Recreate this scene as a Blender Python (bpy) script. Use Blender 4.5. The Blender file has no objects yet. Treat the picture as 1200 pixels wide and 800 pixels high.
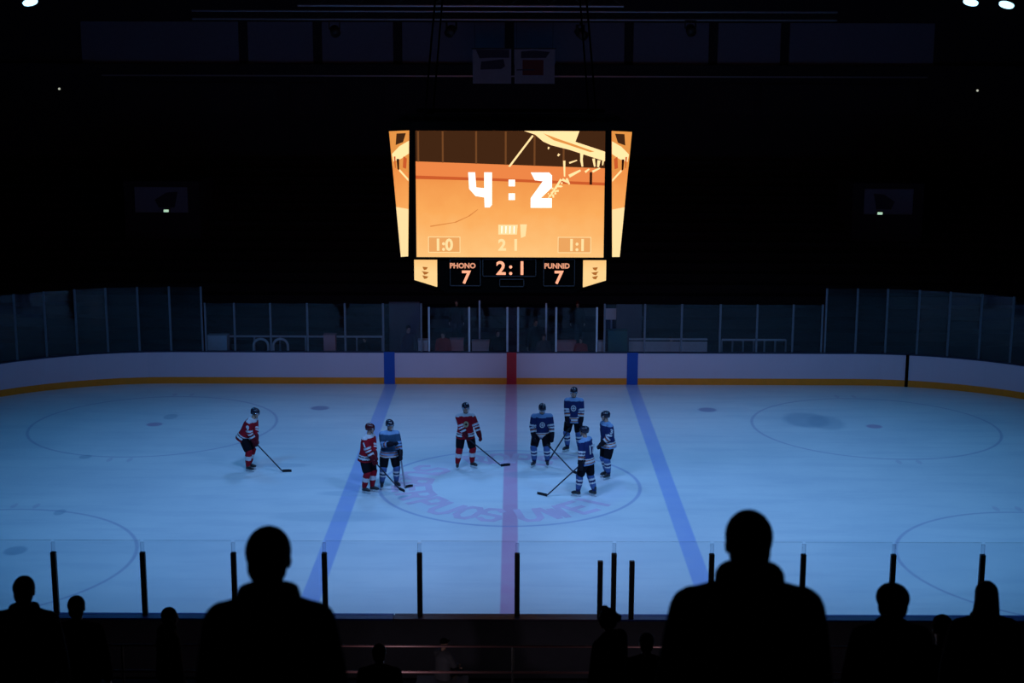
import bpy, bmesh, math, random
from mathutils import Vector, Matrix
random.seed(7)
C = bpy.context.scene.collection
SC = bpy.context.scene
PI = math.pi

# ------------------------------------------------------------------ camera
CAM = Vector((0.0, 0.0, 11.8))
PITCH, YAW, ROLL, F = math.radians(11.08), math.radians(0.067), math.radians(0.15), 1700.0
ROT = (Matrix.Rotation(YAW, 3, 'Z') @ Matrix.Rotation(PI/2 - PITCH, 3, 'X') @ Matrix.Rotation(ROLL, 3, 'Z'))

def ray(px, py):
    return (ROT @ Vector(((px-600)/F, -(py-400)/F, -1.0)))
def on_floor(px, py, z=0.0):
    d = ray(px, py); t = (z-CAM.z)/d.z
    return CAM + d*t
def at(px, py, Y):
    d = ray(px, py); t = (Y-CAM.y)/d.y
    return CAM + d*t

cam = bpy.data.cameras.new('camera'); cam.sensor_width = 36.0; cam.lens = 36.0*F/1200.0
cam.clip_end = 300
co = bpy.data.objects.new('camera', cam); C.objects.link(co)
co.matrix_world = Matrix.Translation(CAM) @ ROT.to_4x4()
cam.dof.use_dof = True; cam.dof.focus_distance = 42.0; cam.dof.aperture_fstop = 2.7
SC.camera = co
SC.view_settings.view_transform = 'Standard'
SC.view_settings.look = 'None'
SC.view_settings.exposure = 0.0
SC.view_settings.gamma = 1.0
SC.view_settings.use_curve_mapping = False
try:
    SC.cycles.use_denoising = True
    SC.cycles.max_bounces = 6
    SC.cycles.transparent_max_bounces = 24
    SC.cycles.sample_clamp_indirect = 3.0
except Exception:
    pass

# ------------------------------------------------------------------ materials
def srgb(r, g, b):
    f = lambda c: (c/255/12.92) if c/255 <= 0.04045 else ((c/255+0.055)/1.055)**2.4
    return (f(r), f(g), f(b), 1.0)

def mat(name, col, rough=0.6, metal=0.0, var=0.12, scale=6.0, spec=0.5):
    m = bpy.data.materials.new(name); m.use_nodes = True
    nt = m.node_tree; b = nt.nodes['Principled BSDF']
    c = col if len(col) == 4 else (*col, 1.0)
    tc = nt.nodes.new('ShaderNodeTexCoord')
    n = nt.nodes.new('ShaderNodeTexNoise'); n.inputs['Scale'].default_value = scale; n.inputs['Detail'].default_value = 4
    nt.links.new(tc.outputs['Object'], n.inputs['Vector'])
    mx = nt.nodes.new('ShaderNodeMix'); mx.data_type = 'RGBA'
    mx.inputs[6].default_value = tuple(max(0, v*(1-var)) for v in c[:3]) + (1,)
    mx.inputs[7].default_value = tuple(min(1, v*(1+var)) for v in c[:3]) + (1,)
    nt.links.new(n.outputs['Fac'], mx.inputs[0])
    nt.links.new(mx.outputs[2], b.inputs['Base Color'])
    b.inputs['Roughness'].default_value = rough; b.inputs['Metallic'].default_value = metal
    b.inputs['Specular IOR Level'].default_value = spec
    return m

def emit(name, col, strength=1.0):
    m = bpy.data.materials.new(name); m.use_nodes = True
    nt = m.node_tree; nt.nodes.clear()
    e = nt.nodes.new('ShaderNodeEmission'); o = nt.nodes.new('ShaderNodeOutputMaterial')
    e.inputs['Color'].default_value = col if len(col) == 4 else (*col, 1); e.inputs['Strength'].default_value = strength
    nt.links.new(e.outputs[0], o.inputs[0])
    return m

class NG:
    """small helper for maths in a node tree"""
    def __init__(s, nt): s.nt = nt
    def m(s, op, a, b=None, c=None):
        n = s.nt.nodes.new('ShaderNodeMath'); n.operation = op
        for i, v in enumerate((a, b, c)):
            if v is None: continue
            if isinstance(v, (int, float)): n.inputs[i].default_value = v
            else: s.nt.links.new(v, n.inputs[i])
        return n.outputs[0]
    def step(s, v, e0, e1):      # 1 below e0, 0 above e1
        n = s.nt.nodes.new('ShaderNodeMapRange'); n.interpolation_type = 'SMOOTHSTEP'
        s.nt.links.new(v, n.inputs[0]); n.inputs[1].default_value = e0; n.inputs[2].default_value = e1
        n.inputs[3].default_value = 1; n.inputs[4].default_value = 0
        return n.outputs[0]
    def mix(s, f, a, b):
        n = s.nt.nodes.new('ShaderNodeMix'); n.data_type = 'RGBA'
        for i, v in ((0, f), (6, a), (7, b)):
            if isinstance(v, (int, float)): n.inputs[i].default_value = v
            elif isinstance(v, tuple): n.inputs[i].default_value = v
            else: s.nt.links.new(v, n.inputs[i])
        return n.outputs[2]

M = {}
M['board_white'] = mat('board_white', (0.68, 0.56, 0.66), 0.35, var=0.06, scale=0.8)
M['kick_yellow'] = mat('kick_yellow', (0.90, 0.27, 0.008), 0.4)
M['cap_dark'] = mat('cap_dark', (0.02, 0.03, 0.07), 0.5)
M['cap_blue'] = mat('cap_blue', (0.02, 0.07, 0.42), 0.5)
M['cap_mauve'] = mat('cap_mauve', (0.12, 0.08, 0.14), 0.5)
M['stripe_blue'] = mat('stripe_blue', (0.01, 0.08, 0.42), 0.4)
M['stripe_red'] = mat('stripe_red', (0.55, 0.015, 0.03), 0.4)
M['black'] = mat('black', (0.010, 0.010, 0.012), 0.6)
M['soot'] = mat('soot', (0.0016, 0.0014, 0.0014), 0.9, spec=0.0)
M['alu_dim'] = mat('alu_dim', (0.16, 0.18, 0.22), 0.5, 0.3)
M['alu'] = mat('alu', (0.55, 0.56, 0.60), 0.35, 0.7)
M['post_dark'] = mat('post_dark', (0.005, 0.006, 0.009), 0.5)

M['concrete'] = mat('concrete', (0.035, 0.035, 0.045), 0.9, spec=0.1)
M['stand'] = mat('stand', (0.02, 0.02, 0.025), 0.95, spec=0.05)
M['wall_panel'] = mat('wall_panel', (0.15, 0.18, 0.27), 0.8)
M['wall_dark'] = mat('wall_dark', (0.03, 0.03, 0.04), 0.9, spec=0.1)
M['steel'] = mat('steel', (0.30, 0.30, 0.34), 0.4, 0.6)
M['rail'] = mat('rail', (0.12, 0.055, 0.06), 0.5, 0.2)
M['cladding'] = mat('cladding', (0.10, 0.10, 0.13), 0.8, spec=0.1)
M['ceiling'] = mat('ceiling', (0.02, 0.02, 0.025), 0.9)
M['banner'] = mat('banner', (0.22, 0.23, 0.29), 0.9)
M['banner_dark'] = mat('banner_dark', (0.03, 0.03, 0.06), 0.9)
M['banner_red'] = mat('banner_red', (0.12, 0.02, 0.025), 0.9)
M['partition'] = mat('partition', (0.07, 0.07, 0.10), 0.8)
M['paper'] = mat('paper', (0.55, 0.56, 0.6), 0.7)
M['box_white'] = mat('box_white', (0.45, 0.45, 0.50), 0.6)
M['box_pink'] = mat('box_pink', (0.45, 0.24, 0.26), 0.6)
M['tarp'] = mat('tarp', (0.03, 0.10, 0.09), 0.8)
M['skin'] = mat('skin', (0.48, 0.27, 0.19), 0.55)
M['eye'] = mat('eye', (0.03, 0.02, 0.02), 0.2)
M['hair'] = mat('hair', (0.012, 0.009, 0.008), 0.7)
M['hair_brown'] = mat('hair_brown', (0.05, 0.028, 0.015), 0.7)
M['red'] = mat('red', (0.30, 0.009, 0.020), 0.75, spec=0.08)
M['navy'] = mat('navy', (0.016, 0.026, 0.10), 0.75, spec=0.08)
M['teal'] = mat('teal', (0.03, 0.07, 0.13), 0.75, spec=0.08)
M['white'] = mat('white', (0.56, 0.56, 0.60), 0.75, spec=0.08)
M['sky'] = mat('sky', (0.20, 0.32, 0.52), 0.75, spec=0.08)
M['sock_blue'] = mat('sock_blue', (0.07, 0.12, 0.28), 0.75, spec=0.08)
M['orange'] = mat('orange', (0.42, 0.12, 0.05), 0.75, spec=0.08)
M['short'] = mat('short', (0.005, 0.006, 0.010), 0.8, spec=0.08)
M['glove'] = mat('glove', (0.012, 0.010, 0.016), 0.7, spec=0.08)
M['glove_red'] = mat('glove_red', (0.10, 0.008, 0.014), 0.7, spec=0.08)
M['helmet_dark'] = mat('helmet_dark', (0.012, 0.014, 0.03), 0.25)
M['helmet_red'] = mat('helmet_red', (0.07, 0.006, 0.01), 0.25)
M['boot'] = mat('boot', (0.015, 0.015, 0.02), 0.4)
M['holder'] = mat('holder', (0.6, 0.6, 0.62), 0.4)
M['shaft'] = mat('shaft', (0.015, 0.015, 0.03), 0.4)
M['shaft_pale'] = mat('shaft_pale', (0.30, 0.30, 0.36), 0.4)
M['tape'] = mat('tape', (0.008, 0.008, 0.012), 0.9)
M['gold'] = mat('gold', (0.40, 0.32, 0.18), 0.7)
M['coat'] = mat('coat', (0.006, 0.006, 0.007), 0.9, spec=0.05)
M['coat_brown'] = mat('coat_brown', (0.09, 0.05, 0.035), 0.9, spec=0.05)
M['coat_red'] = mat('coat_red', (0.25, 0.03, 0.03), 0.9)
M['coat_grey'] = mat('coat_grey', (0.06, 0.06, 0.075), 0.9)
M['jeans'] = mat('jeans', (0.01, 0.012, 0.02), 0.9, spec=0.05)
M['beanie'] = mat('beanie', (0.05, 0.006, 0.008), 0.95, spec=0.05)
M['shoe'] = mat('shoe', (0.01, 0.01, 0.01), 0.7)
M['letter'] = mat('letter', (0.64, 0.49, 0.62), 0.5, var=0.18, scale=1.2, spec=0.2)
M['lamp'] = emit('lamp', (0.42, 0.80, 1.0, 1), 2.2)
M['exit_glow'] = emit('exit_glow', (0.55, 0.85, 0.62, 1), 0.75)
M['spark'] = emit('spark', (0.8, 0.85, 0.7, 1), 0.55)

def glass(name, tint, refl):
    m = bpy.data.materials.new(name); m.use_nodes = True
    nt = m.node_tree; nt.nodes.clear()
    o = nt.nodes.new('ShaderNodeOutputMaterial'); t = nt.nodes.new('ShaderNodeBsdfTransparent'); g = nt.nodes.new('ShaderNodeBsdfGlossy')
    mx = nt.nodes.new('ShaderNodeMixShader'); fr = nt.nodes.new('ShaderNodeFresnel'); fr.inputs['IOR'].default_value = refl
    t.inputs['Color'].default_value = (*tint, 1); g.inputs['Roughness'].default_value = 0.04
    g.inputs['Color'].default_value = (0.9, 0.95, 1, 1)
    nt.links.new(fr.outputs[0], mx.inputs[0]); nt.links.new(t.outputs[0], mx.inputs[1]); nt.links.new(g.outputs[0], mx.inputs[2])
    nt.links.new(mx.outputs[0], o.inputs[0])
    return m
M['glass'] = glass('glass', (0.965, 0.975, 0.98), 1.35)
M['glass_far'] = glass('glass_far', (0.92, 0.94, 0.96), 1.28)
M['clip'] = glass('clip', (0.86, 0.88, 0.90), 1.4)
M['glass_edge'] = mat('glass_edge', (0.10, 0.20, 0.26), 0.3)

# ------------------------------------------------------------------ mesh helpers
def link(name, bm, m, parent=None, smooth=False):
    me = bpy.data.meshes.new(name)
    bmesh.ops.recalc_face_normals(bm, faces=bm.faces[:])
    bm.to_mesh(me); bm.free()
    for mm in (m if isinstance(m, (list, tuple)) else [m]): me.materials.append(mm)
    if smooth:
        for p in me.polygons: p.use_smooth = True
    o = bpy.data.objects.new(name, me); C.objects.link(o)
    if parent is not None: o.parent = parent
    return o

def tag(o, label=None, cat=None, group=None, kind=None):
    if label: o['label'] = label
    if cat: o['category'] = cat
    if group: o['group'] = group
    if kind: o['kind'] = kind
    return o

def empty(name, loc=(0, 0, 0), rz=0.0, parent=None):
    o = bpy.data.objects.new(name, None); C.objects.link(o)
    o.location = loc; o.rotation_euler = (0, 0, rz); o.empty_display_size = 0.2
    if parent is not None: o.parent = parent
    return o

def box(bm, x0, x1, y0, y1, z0, z1, mi=0, bev=0.0):
    vs = [bm.verts.new(p) for p in ((x0,y0,z0),(x1,y0,z0),(x1,y1,z0),(x0,y1,z0),(x0,y0,z1),(x1,y0,z1),(x1,y1,z1),(x0,y1,z1))]
    fs = []
    for idx in ((0,3,2,1),(4,5,6,7),(0,1,5,4),(1,2,6,5),(2,3,7,6),(3,0,4,7)):
        f = bm.faces.new([vs[i] for i in idx]); f.material_index = mi; fs.append(f)
    if bev > 0:
        es = list({e for f in fs for e in f.edges})
        bmesh.ops.bevel(bm, geom=es, offset=bev, segments=2, affect='EDGES', profile=0.6)
    return fs

def frame_of(d, up=Vector((0, 0, 1))):
    d = d.normalized()
    if abs(d.dot(up)) > 0.98: up = Vector((0, 1, 0))
    a = d.cross(up).normalized(); b = a.cross(d).normalized()
    return a, b

def tube(bm, pts, radii, n=12, caps=True, mi=0, flat=1.0):
    """tapered tube through pts with rounded ends"""
    pts = [Vector(p) for p in pts]
    if isinstance(radii, (int, float)): radii = [radii]*len(pts)
    P, R, D = [], [], []
    for i, p in enumerate(pts):
        d = (pts[min(i+1, len(pts)-1)] - pts[max(i-1, 0)]).normalized()
        if caps and i == 0:
            for k in (0.0, 0.35, 0.7):
                s = math.cos(k*PI/2); P.append(p - d*radii[0]*s); R.append(max(radii[0]*math.sin(k*PI/2), 1e-4)); D.append(d)
        P.append(p); R.append(radii[i]); D.append(d)
        if caps and i == len(pts)-1:
            for k in (0.7, 0.35, 0.0):
                s = math.cos(k*PI/2); P.append(p + d*radii[-1]*s); R.append(max(radii[-1]*math.sin(k*PI/2), 1e-4)); D.append(d)
    rings = []; a0 = None
    for p, r, d in zip(P, R, D):
        a, b = frame_of(d)
        if a0 is not None:
            a = (a0 - d*a0.dot(d)).normalized(); b = a.cross(d).normalized()
        a0 = a
        rings.append([bm.verts.new(p + a*math.cos(2*PI*k/n)*r + b*math.sin(2*PI*k/n)*r*flat) for k in range(n)])
    for r0, r1 in zip(rings, rings[1:]):
        for k in range(n):
            f = bm.faces.new((r0[k], r0[(k+1) % n], r1[(k+1) % n], r1[k])); f.material_index = mi
    for r, rev in ((rings[0], True), (rings[-1], False)):
        f = bm.faces.new(r[::-1] if rev else r); f.material_index = mi

def loft(bm, secs, L, D, n=20, mi=0, power=2.3):
    """stack of super-elliptic sections (centre, half width along L, half depth along D)"""
    rings = []
    for c, rx, ry in secs:
        ring = []
        for k in range(n):
            t = 2*PI*k/n; cs, sn = math.cos(t), math.sin(t)
            u = math.copysign(abs(cs)**(2/power), cs)*rx; v = math.copysign(abs(sn)**(2/power), sn)*ry
            ring.append(bm.verts.new(Vector(c) + L*u + D*v))
        rings.append(ring)
    for r0, r1 in zip(rings, rings[1:]):
        for k in range(n):
            f = bm.faces.new((r0[k], r0[(k+1) % n], r1[(k+1) % n], r1[k])); f.material_index = mi
    bm.faces.new(rings[0][::-1]); bm.faces.new(rings[-1])

def ball(bm, c, r, R3=None, seg=16, rings=10, mi=0):
    r = (r, r, r) if isinstance(r, (int, float)) else r
    mt = Matrix.Translation(Vector(c)) @ (R3.to_4x4() if R3 else Matrix.Identity(4)) @ Matrix.Diagonal((*r, 1))
    res = bmesh.ops.create_uvsphere(bm, u_segments=seg, v_segments=rings, radius=1, matrix=mt)
    for v in res['verts']:
        for f in v.link_faces: f.material_index = mi

def fuse(name, bm, m, parent, voxel, classify=None, smooth_it=3):
    """join the overlapping shells of bm into one continuous skin"""
    me = bpy.data.meshes.new(name + '_raw'); bmesh.ops.recalc_face_normals(bm, faces=bm.faces[:]); bm.to_mesh(me); bm.free()
    o = bpy.data.objects.new(name + '_raw', me); C.objects.link(o)
    r = o.modifiers.new('r', 'REMESH'); r.mode = 'VOXEL'; r.voxel_size = voxel
    s = o.modifiers.new('s', 'SMOOTH'); s.iterations = smooth_it; s.factor = 0.5
    dg = bpy.context.evaluated_depsgraph_get()
    new = bpy.data.meshes.new_from_object(o.evaluated_get(dg)); new.name = name
    bpy.data.objects.remove(o); bpy.data.meshes.remove(me)
    new.materials.clear()
    for mm in (m if isinstance(m, (list, tuple)) else [m]): new.materials.append(mm)
    for p in new.polygons:
        p.use_smooth = True
        if classify: p.material_index = classify(p.center)
    ob = bpy.data.objects.new(name, new); C.objects.link(ob)
    if parent is not None: ob.parent = parent
    return ob

def poly(bm, pts, mi=0):
    f = bm.faces.new([bm.verts.new(p) for p in pts]); f.material_index = mi
    return f

def prism(bm, pts, off, mi=0):
    """polygon pts extruded by the vector off"""
    off = Vector(off); a = [bm.verts.new(Vector(p)) for p in pts]; b = [bm.verts.new(Vector(p)+off) for p in pts]
    bm.faces.new(a[::-1]).material_index = mi; bm.faces.new(b).material_index = mi
    n = len(pts)
    for i in range(n): bm.faces.new((a[i], a[(i+1) % n], b[(i+1) % n], b[i])).material_index = mi

def text_bm(s, size, bold=0.0, extrude=0.0):
    cu = bpy.data.curves.new('txt', 'FONT'); cu.body = s; cu.size = size; cu.align_x = 'CENTER'; cu.align_y = 'CENTER'
    cu.offset = bold; cu.extrude = extrude; cu.resolution_u = 3
    o = bpy.data.objects.new('txt', cu); C.objects.link(o)
    dg = bpy.context.evaluated_depsgraph_get()
    me = bpy.data.meshes.new_from_object(o.evaluated_get(dg))
    bpy.data.objects.remove(o); bpy.data.curves.remove(cu)
    bm = bmesh.new(); bm.from_mesh(me); bpy.data.meshes.remove(me)
    return bm

def text_into(bm, s, size, mtx, mi=0, bold=0.0, extrude=0.0):
    t = text_bm(s, size, bold, extrude); t.transform(mtx)
    mp = {v: bm.verts.new(v.co) for v in t.verts}
    for f in t.faces:
        try: bm.faces.new([mp[v] for v in f.verts]).material_index = mi
        except ValueError: pass
    t.free()

# ------------------------------------------------------------------ rink shape
YN, YF, HL, RC = 26.5, 52.07, 20.7, 8.2          # near and far inner faces, half length, corner radius
YC = (YN+YF)/2
def outline(off=0.0, seg=14):
    """closed rounded rectangle, counter-clockwise, grown outwards by off"""
    pts = []
    for cx, cy, a0 in ((HL-RC, YF-RC, 0), (-HL+RC, YF-RC, PI/2), (-HL+RC, YN+RC, PI), (HL-RC, YN+RC, 3*PI/2)):
        for k in range(seg+1):
            a = a0 + PI/2*k/seg
            pts.append((cx+(RC+off)*math.cos(a), cy+(RC+off)*math.sin(a)))
    return pts

def sweep(bm, o0, o1, z0, z1, mi=0, closed=True, sel=None):
    A, B = outline(o0), outline(o1)
    n = len(A)
    V = [[bm.verts.new((x, y, z)) for (x, y), z in ((A[i], z0), (B[i], z0), (B[i], z1), (A[i], z1))] for i in range(n)]
    for i in range(n):
        j = (i+1) % n
        for k in range(4):
            f = bm.faces.new((V[i][k], V[j][k], V[j][(k+1) % 4], V[i][(k+1) % 4])); f.material_index = mi

# ---- ice
def ice_material():
    m = bpy.data.materials.new('ice'); m.use_nodes = True
    nt = m.node_tree; b = nt.nodes['Principled BSDF']; g = NG(nt)
    geo = nt.nodes.new('ShaderNodeTexCoord'); sep = nt.nodes.new('ShaderNodeSeparateXYZ')
    nt.links.new(geo.outputs['Object'], sep.inputs[0]); x, y = sep.outputs[0], sep.outputs[1]
    def noise(scale, sx, sy, det=5, rough=0.6):
        mp = nt.nodes.new('ShaderNodeMapping'); mp.inputs['Scale'].default_value = (sx, sy, 1)
        nt.links.new(geo.outputs['Object'], mp.inputs[0])
        n = nt.nodes.new('ShaderNodeTexNoise'); n.inputs['Scale'].default_value = scale
        n.inputs['Detail'].default_value = det; n.inputs['Roughness'].default_value = rough
        nt.links.new(mp.outputs[0], n.inputs['Vector']); return n.outputs['Fac']
    cloud = noise(0.35, 1, 1.2); streak = noise(1.2, 0.25, 1.6); fine = noise(6, 1, 1)
    base = g.mix(cloud, (0.54, 0.61, 0.66, 1), (0.82, 0.84, 0.82, 1))
    base = g.mix(g.m('MULTIPLY', g.step(streak, 0.36, 0.54), 0.34), base, (0.52, 0.58, 0.64, 1))
    base = g.mix(g.m('MULTIPLY', g.step(fine, 0.30, 0.45), 0.12), base, (0.85, 0.88, 0.9, 1))
    wear = g.m('MULTIPLY_ADD', noise(1.6, 1, 1), 0.5, 0.72)
    def lay(base, mask, col, al):
        return g.mix(g.m('MINIMUM', g.m('MULTIPLY', g.m('MULTIPLY', mask, al), wear), 1.0), base, col)
    def vline(c, w): return g.step(g.m('ABSOLUTE', g.m('SUBTRACT', x, c)), w/2-0.03, w/2+0.03)
    def dist(cx, cy, sx=1.0, sy=1.0):
        dx = g.m('DIVIDE', g.m('SUBTRACT', x, cx), sx); dy = g.m('DIVIDE', g.m('SUBTRACT', y, cy), sy)
        return g.m('SQRT', g.m('ADD', g.m('MULTIPLY', dx, dx), g.m('MULTIPLY', dy, dy)))
    def ring(cx, cy, r, w): return g.step(g.m('ABSOLUTE', g.m('SUBTRACT', dist(cx, cy), r)), w/2-0.02, w/2+0.03)
    def dot(cx, cy, r, sx=1.0, sy=1.0): return g.step(dist(cx, cy, sx, sy), r*0.7, r*1.1)
    cy0 = 39.25
    # band of worn paint under the lettering, lines, circles, spots
    base = lay(base, g.step(g.m('ABSOLUTE', g.m('SUBTRACT', dist(-0.1, cy0), 2.75)), 0.3, 0.75), (0.62, 0.60, 0.74, 1), 0.25)
    base = lay(base, vline(-0.08, 0.40), (0.62, 0.30, 0.46, 1), 0.85)
    for c in BL: base = lay(base, vline(c, 0.44), (0.26, 0.36, 0.70, 1), 0.74)
    base = lay(base, ring(-0.1, cy0, 3.65, 0.09), (0.26, 0.30, 0.52, 1), 0.6)
    for cx, cy in CIRC: 
        base = lay(base, ring(cx, cy, 3.95, 0.08), (0.28, 0.28, 0.46, 1), 0.5)
        base = lay(base, dot(cx, cy, 0.28), (0.44, 0.26, 0.42, 1), 0.75)
        for sx in (-1, 1):
            for sy in (-1, 1):
                base = lay(base, dot(cx+sx*0.3, cy+sy*4.25, 0.25, 0.35, 1.0), (0.4, 0.28, 0.46, 1), 0.28)
    for px, py in ((375, 478), (829, 480)):
        p = on_floor(px, py); base = lay(base, dot(p.x, p.y, 0.34), (0.22, 0.22, 0.38, 1), 0.75)
    # scuffs and one wetter patch
    for px, py, r, sx, sy, al in ((945, 492, 0.75, 1.1, 1.5, 0.55), (968, 495, 0.7, 0.9, 1.5, 0.4), (474, 583, 0.2, 1, 1.2, 0.7), (420, 578, 0.6, 2.0, .5, 0.3), (18, 645, 0.3, 1.0, 1.2, 0.6),
                             (70, 600, 0.2, 0.8, 1.4, 0.5), (200, 488, 0.25, 1.0, 1.6, 0.5), (625, 556, 0.7, 1.4, 0.6, 0.35), (330, 545, 0.5, 1.8, 0.5, 0.3), (100, 535, .2, 1, 1.2, .5), (390, 605, 1.0, 1.8, .5, .25)):
        p = on_floor(px, py); base = lay(base, dot(p.x, p.y, r, sx, sy), (0.24, 0.36, 0.46, 1), al)
    nt.links.new(base, b.inputs['Base Color'])
    b.inputs['Roughness'].default_value = 0.32; b.inputs['Specular IOR Level'].default_value = 0.25
    bump = nt.nodes.new('ShaderNodeBump'); bump.inputs['Strength'].default_value = 0.06; bump.inputs['Distance'].default_value = 0.01
    nt.links.new(streak, bump.inputs['Height']); nt.links.new(bump.outputs[0], b.inputs['Normal'])
    return m

BL = ((on_floor(414, 568).x), (on_floor(782, 568).x))
CIRC = []
p = on_floor(1024, 499); CIRC.append((p.x, 46.0))
p = on_floor(181, 497); CIRC.append((p.x, 46.0))
CIRC += [(-13.05, 32.95), (13.2, 32.95)]

bm = bmesh.new(); poly(bm, [(x, y, 0) for x, y in outline(0.02)])
tag(link('floor_ice', bm, ice_material()), 'pale blue ice sheet with painted lines and circles', 'ice', kind='structure')

# lettering of the centre circle, painted on the ice
cyx, cyy = -0.1, 39.25
GLYPH = {   # strokes of block capitals in a unit box
 'S': [[(1, .82), (.75, 1), (.25, 1), (0, .8), (.1, .58), (.9, .42), (1, .2), (.75, 0), (.25, 0), (0, .18)]],
 'U': [[(0, 1), (0, .22), (.25, 0), (.75, 0), (1, .22), (1, 1)]], 'B': [[(0, 0), (0, 1), (.75, 1), (.95, .78), (.7, .52), (0, .52)], [(.7, .52), (1, .26), (.75, 0), (0, 0)]],
 'E': [[(1, 1), (0, 1), (0, 0), (1, 0)], [(0, .5), (.8, .5)]], 'R': [[(0, 0), (0, 1), (.75, 1), (1, .76), (.75, .5), (0, .5)], [(.5, .5), (1, 0)]],
 'P': [[(0, 0), (0, 1), (.75, 1), (1, .74), (.75, .46), (0, .46)]], 'O': [[(.3, 0), (0, .25), (0, .75), (.3, 1), (.7, 1), (1, .75), (1, .25), (.7, 0), (.3, 0)]],
 'W': [[(0, 1), (.25, 0), (.5, .8), (.75, 0), (1, 1)]], 'I': [[(.5, 0), (.5, 1)]]}
bm = bmesh.new(); nq = 0
for ch, ang in (('S', 146), ('U', 160), ('B', 173), ('E', 187), ('R', 201), ('P', 217), ('U', 232), ('O', 247), ('S', 260), ('U', 281), ('W', 296), ('E', 312), ('I', 325),
                ('S', 68), ('P', 82), ('O', 97), ('R', 111)):
    a = math.radians(ang); turn = a-PI/2 if ang < 140 else a+PI/2
    mt = Matrix.Translation((cyx+2.75*math.cos(a), cyy+2.75*math.sin(a), 0)) @ Matrix.Rotation(turn, 4, 'Z')
    W_, H_, t_ = 0.50, 0.95, 0.095
    for st in GLYPH[ch]:
        pts = [Vector(((u-.5)*W_, (v-.5)*H_, 0)) for u, v in st]
        for p, q in zip(pts, pts[1:]):
            d = (q-p).normalized(); n = Vector((-d.y, d.x, 0))*t_; p2, q2 = p-d*t_*.6, q+d*t_*.6
            z = Vector((0, 0, 0.002+0.00002*(nq % 50))); nq += 1
            f = poly(bm, [mt @ (p2-n)+z, mt @ (q2-n)+z, mt @ (q2+n)+z, mt @ (p2+n)+z])
tag(link('floor_lettering', bm, M['letter']), 'faded mauve letters painted inside the centre circle', 'lettering', kind='structure')

# ---- boards
rw = empty('rink_boards', (0, YC, 0)); tag(rw, 'white rink boards with yellow kick strip and coloured stripes', 'rink boards', kind='structure')
def rchild(name, bm, m, **k):
    bm.transform(Matrix.Translation((0, -YC, 0))); return link(name, bm, m, rw, **k)
bm = bmesh.new(); sweep(bm, 0.0, 0.14, 0.24, 1.17); rchild('board_panel', bm, M['board_white'])
bm = bmesh.new(); sweep(bm, -0.012, 0.14, 0.0, 0.24); rchild('kick_strip', bm, M['kick_yellow'])
bm = bmesh.new(); sweep(bm, -0.01, 0.16, 1.17, 1.21); rchild('top_cap', bm, M['cap_dark'])
bm = bmesh.new(); sweep(bm, 0.145, 0.17, 0.0, 1.17); rchild('outer_cladding', bm, M['cladding'])
for c, nm, w, mm in ((on_floor(456.5, 450).x, 'blue_stripe', 0.40, 'stripe_blue'), (on_floor(599.5, 450).x, 'red_stripe', 0.36, 'stripe_red'), (on_floor(740.5, 450).x, 'blue_stripe', 0.40, 'stripe_blue')):
    bm = bmesh.new(); box(bm, c-w/2, c+w/2, YF-0.022, YF+0.02, 0.0, 1.2); rchild(nm, bm, M[mm])
for x0, x1, mm in ((-12.4, -2.3, 'cap_blue'), (-2.28, 2.0, 'cap_mauve'), (2.02, 12.4, 'cap_blue')):
    bm = bmesh.new(); box(bm, x0, x1, YN-0.24, YN+0.05, 1.205, 1.235, bev=0.008); rchild('near_cap', bm, M[mm])

# ------------------------------------------------------------------ glass screens
def pane(p0, p1, z0, z1, parent, m, edge=True, thick=0.014):
    bm = bmesh.new(); d = Vector((p1[0]-p0[0], p1[1]-p0[1], 0)); L = d.length; d.normalize(); nrm = Vector((-d.y, d.x, 0))*thick/2
    a, b = Vector((*p0, 0)), Vector((*p1, 0))
    vs = [bm.verts.new(q + Vector((0, 0, z))) for z in (z0, z1) for q in (a-nrm, b-nrm, b+nrm, a+nrm)]
    for idx, mi in (((0,1,5,4), 0), ((2,3,7,6), 0), ((4,5,6,7), 1 if edge else 0), ((3,2,1,0), 0), ((1,2,6,5), 0), ((3,0,4,7), 0)):
        bm.faces.new([vs[i] for i in idx]).material_index = mi
    return link('pane', bm, [m, M['glass_edge']], parent)
def post(x, y, z0, z1, r, parent, m, name='post'):
    bm = bmesh.new(); box(bm, x-r, x+r, y-r, y+r, z0, z1, bev=r*0.3); return link(name, bm, m, parent)

yg = YN - 0.06
near = empty('glass_screen', (0, 0, 0)); tag(near, 'clear glass screen with short dark posts on the near boards', 'glass screen')
npx = [(-38, 636), (65, 640), (169, 641), (275, 644), (381, 646), (492, 648), (606, 649), (719, 650), (833, 649), (940, 649), (1045, 647), (1149, 645), (1252, 643)]
nx = [at(px, 690, yg).x for px, _ in npx]
ztop = at(600, 634, yg).z
for i, (px, py) in enumerate(npx):
    zt = at(600, 648, yg).z
    post(nx[i], yg, 1.235, zt, 0.05, near, M['post_dark'])
    post(nx[i], yg, zt, zt+0.2, 0.035, near, M['clip'], 'clip')
for a, b in zip(nx, nx[1:]):
    pane((a+0.03, yg), (b-0.03, yg), 1.24, ztop, near, M['glass'])
for px in (703, 740):
    x = at(px, 690, yg-0.09).x
    post(x, yg-0.11, 1.236, at(px, 657, yg-0.11).z, 0.05, near, M['post_dark'], 'gate_post')

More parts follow.
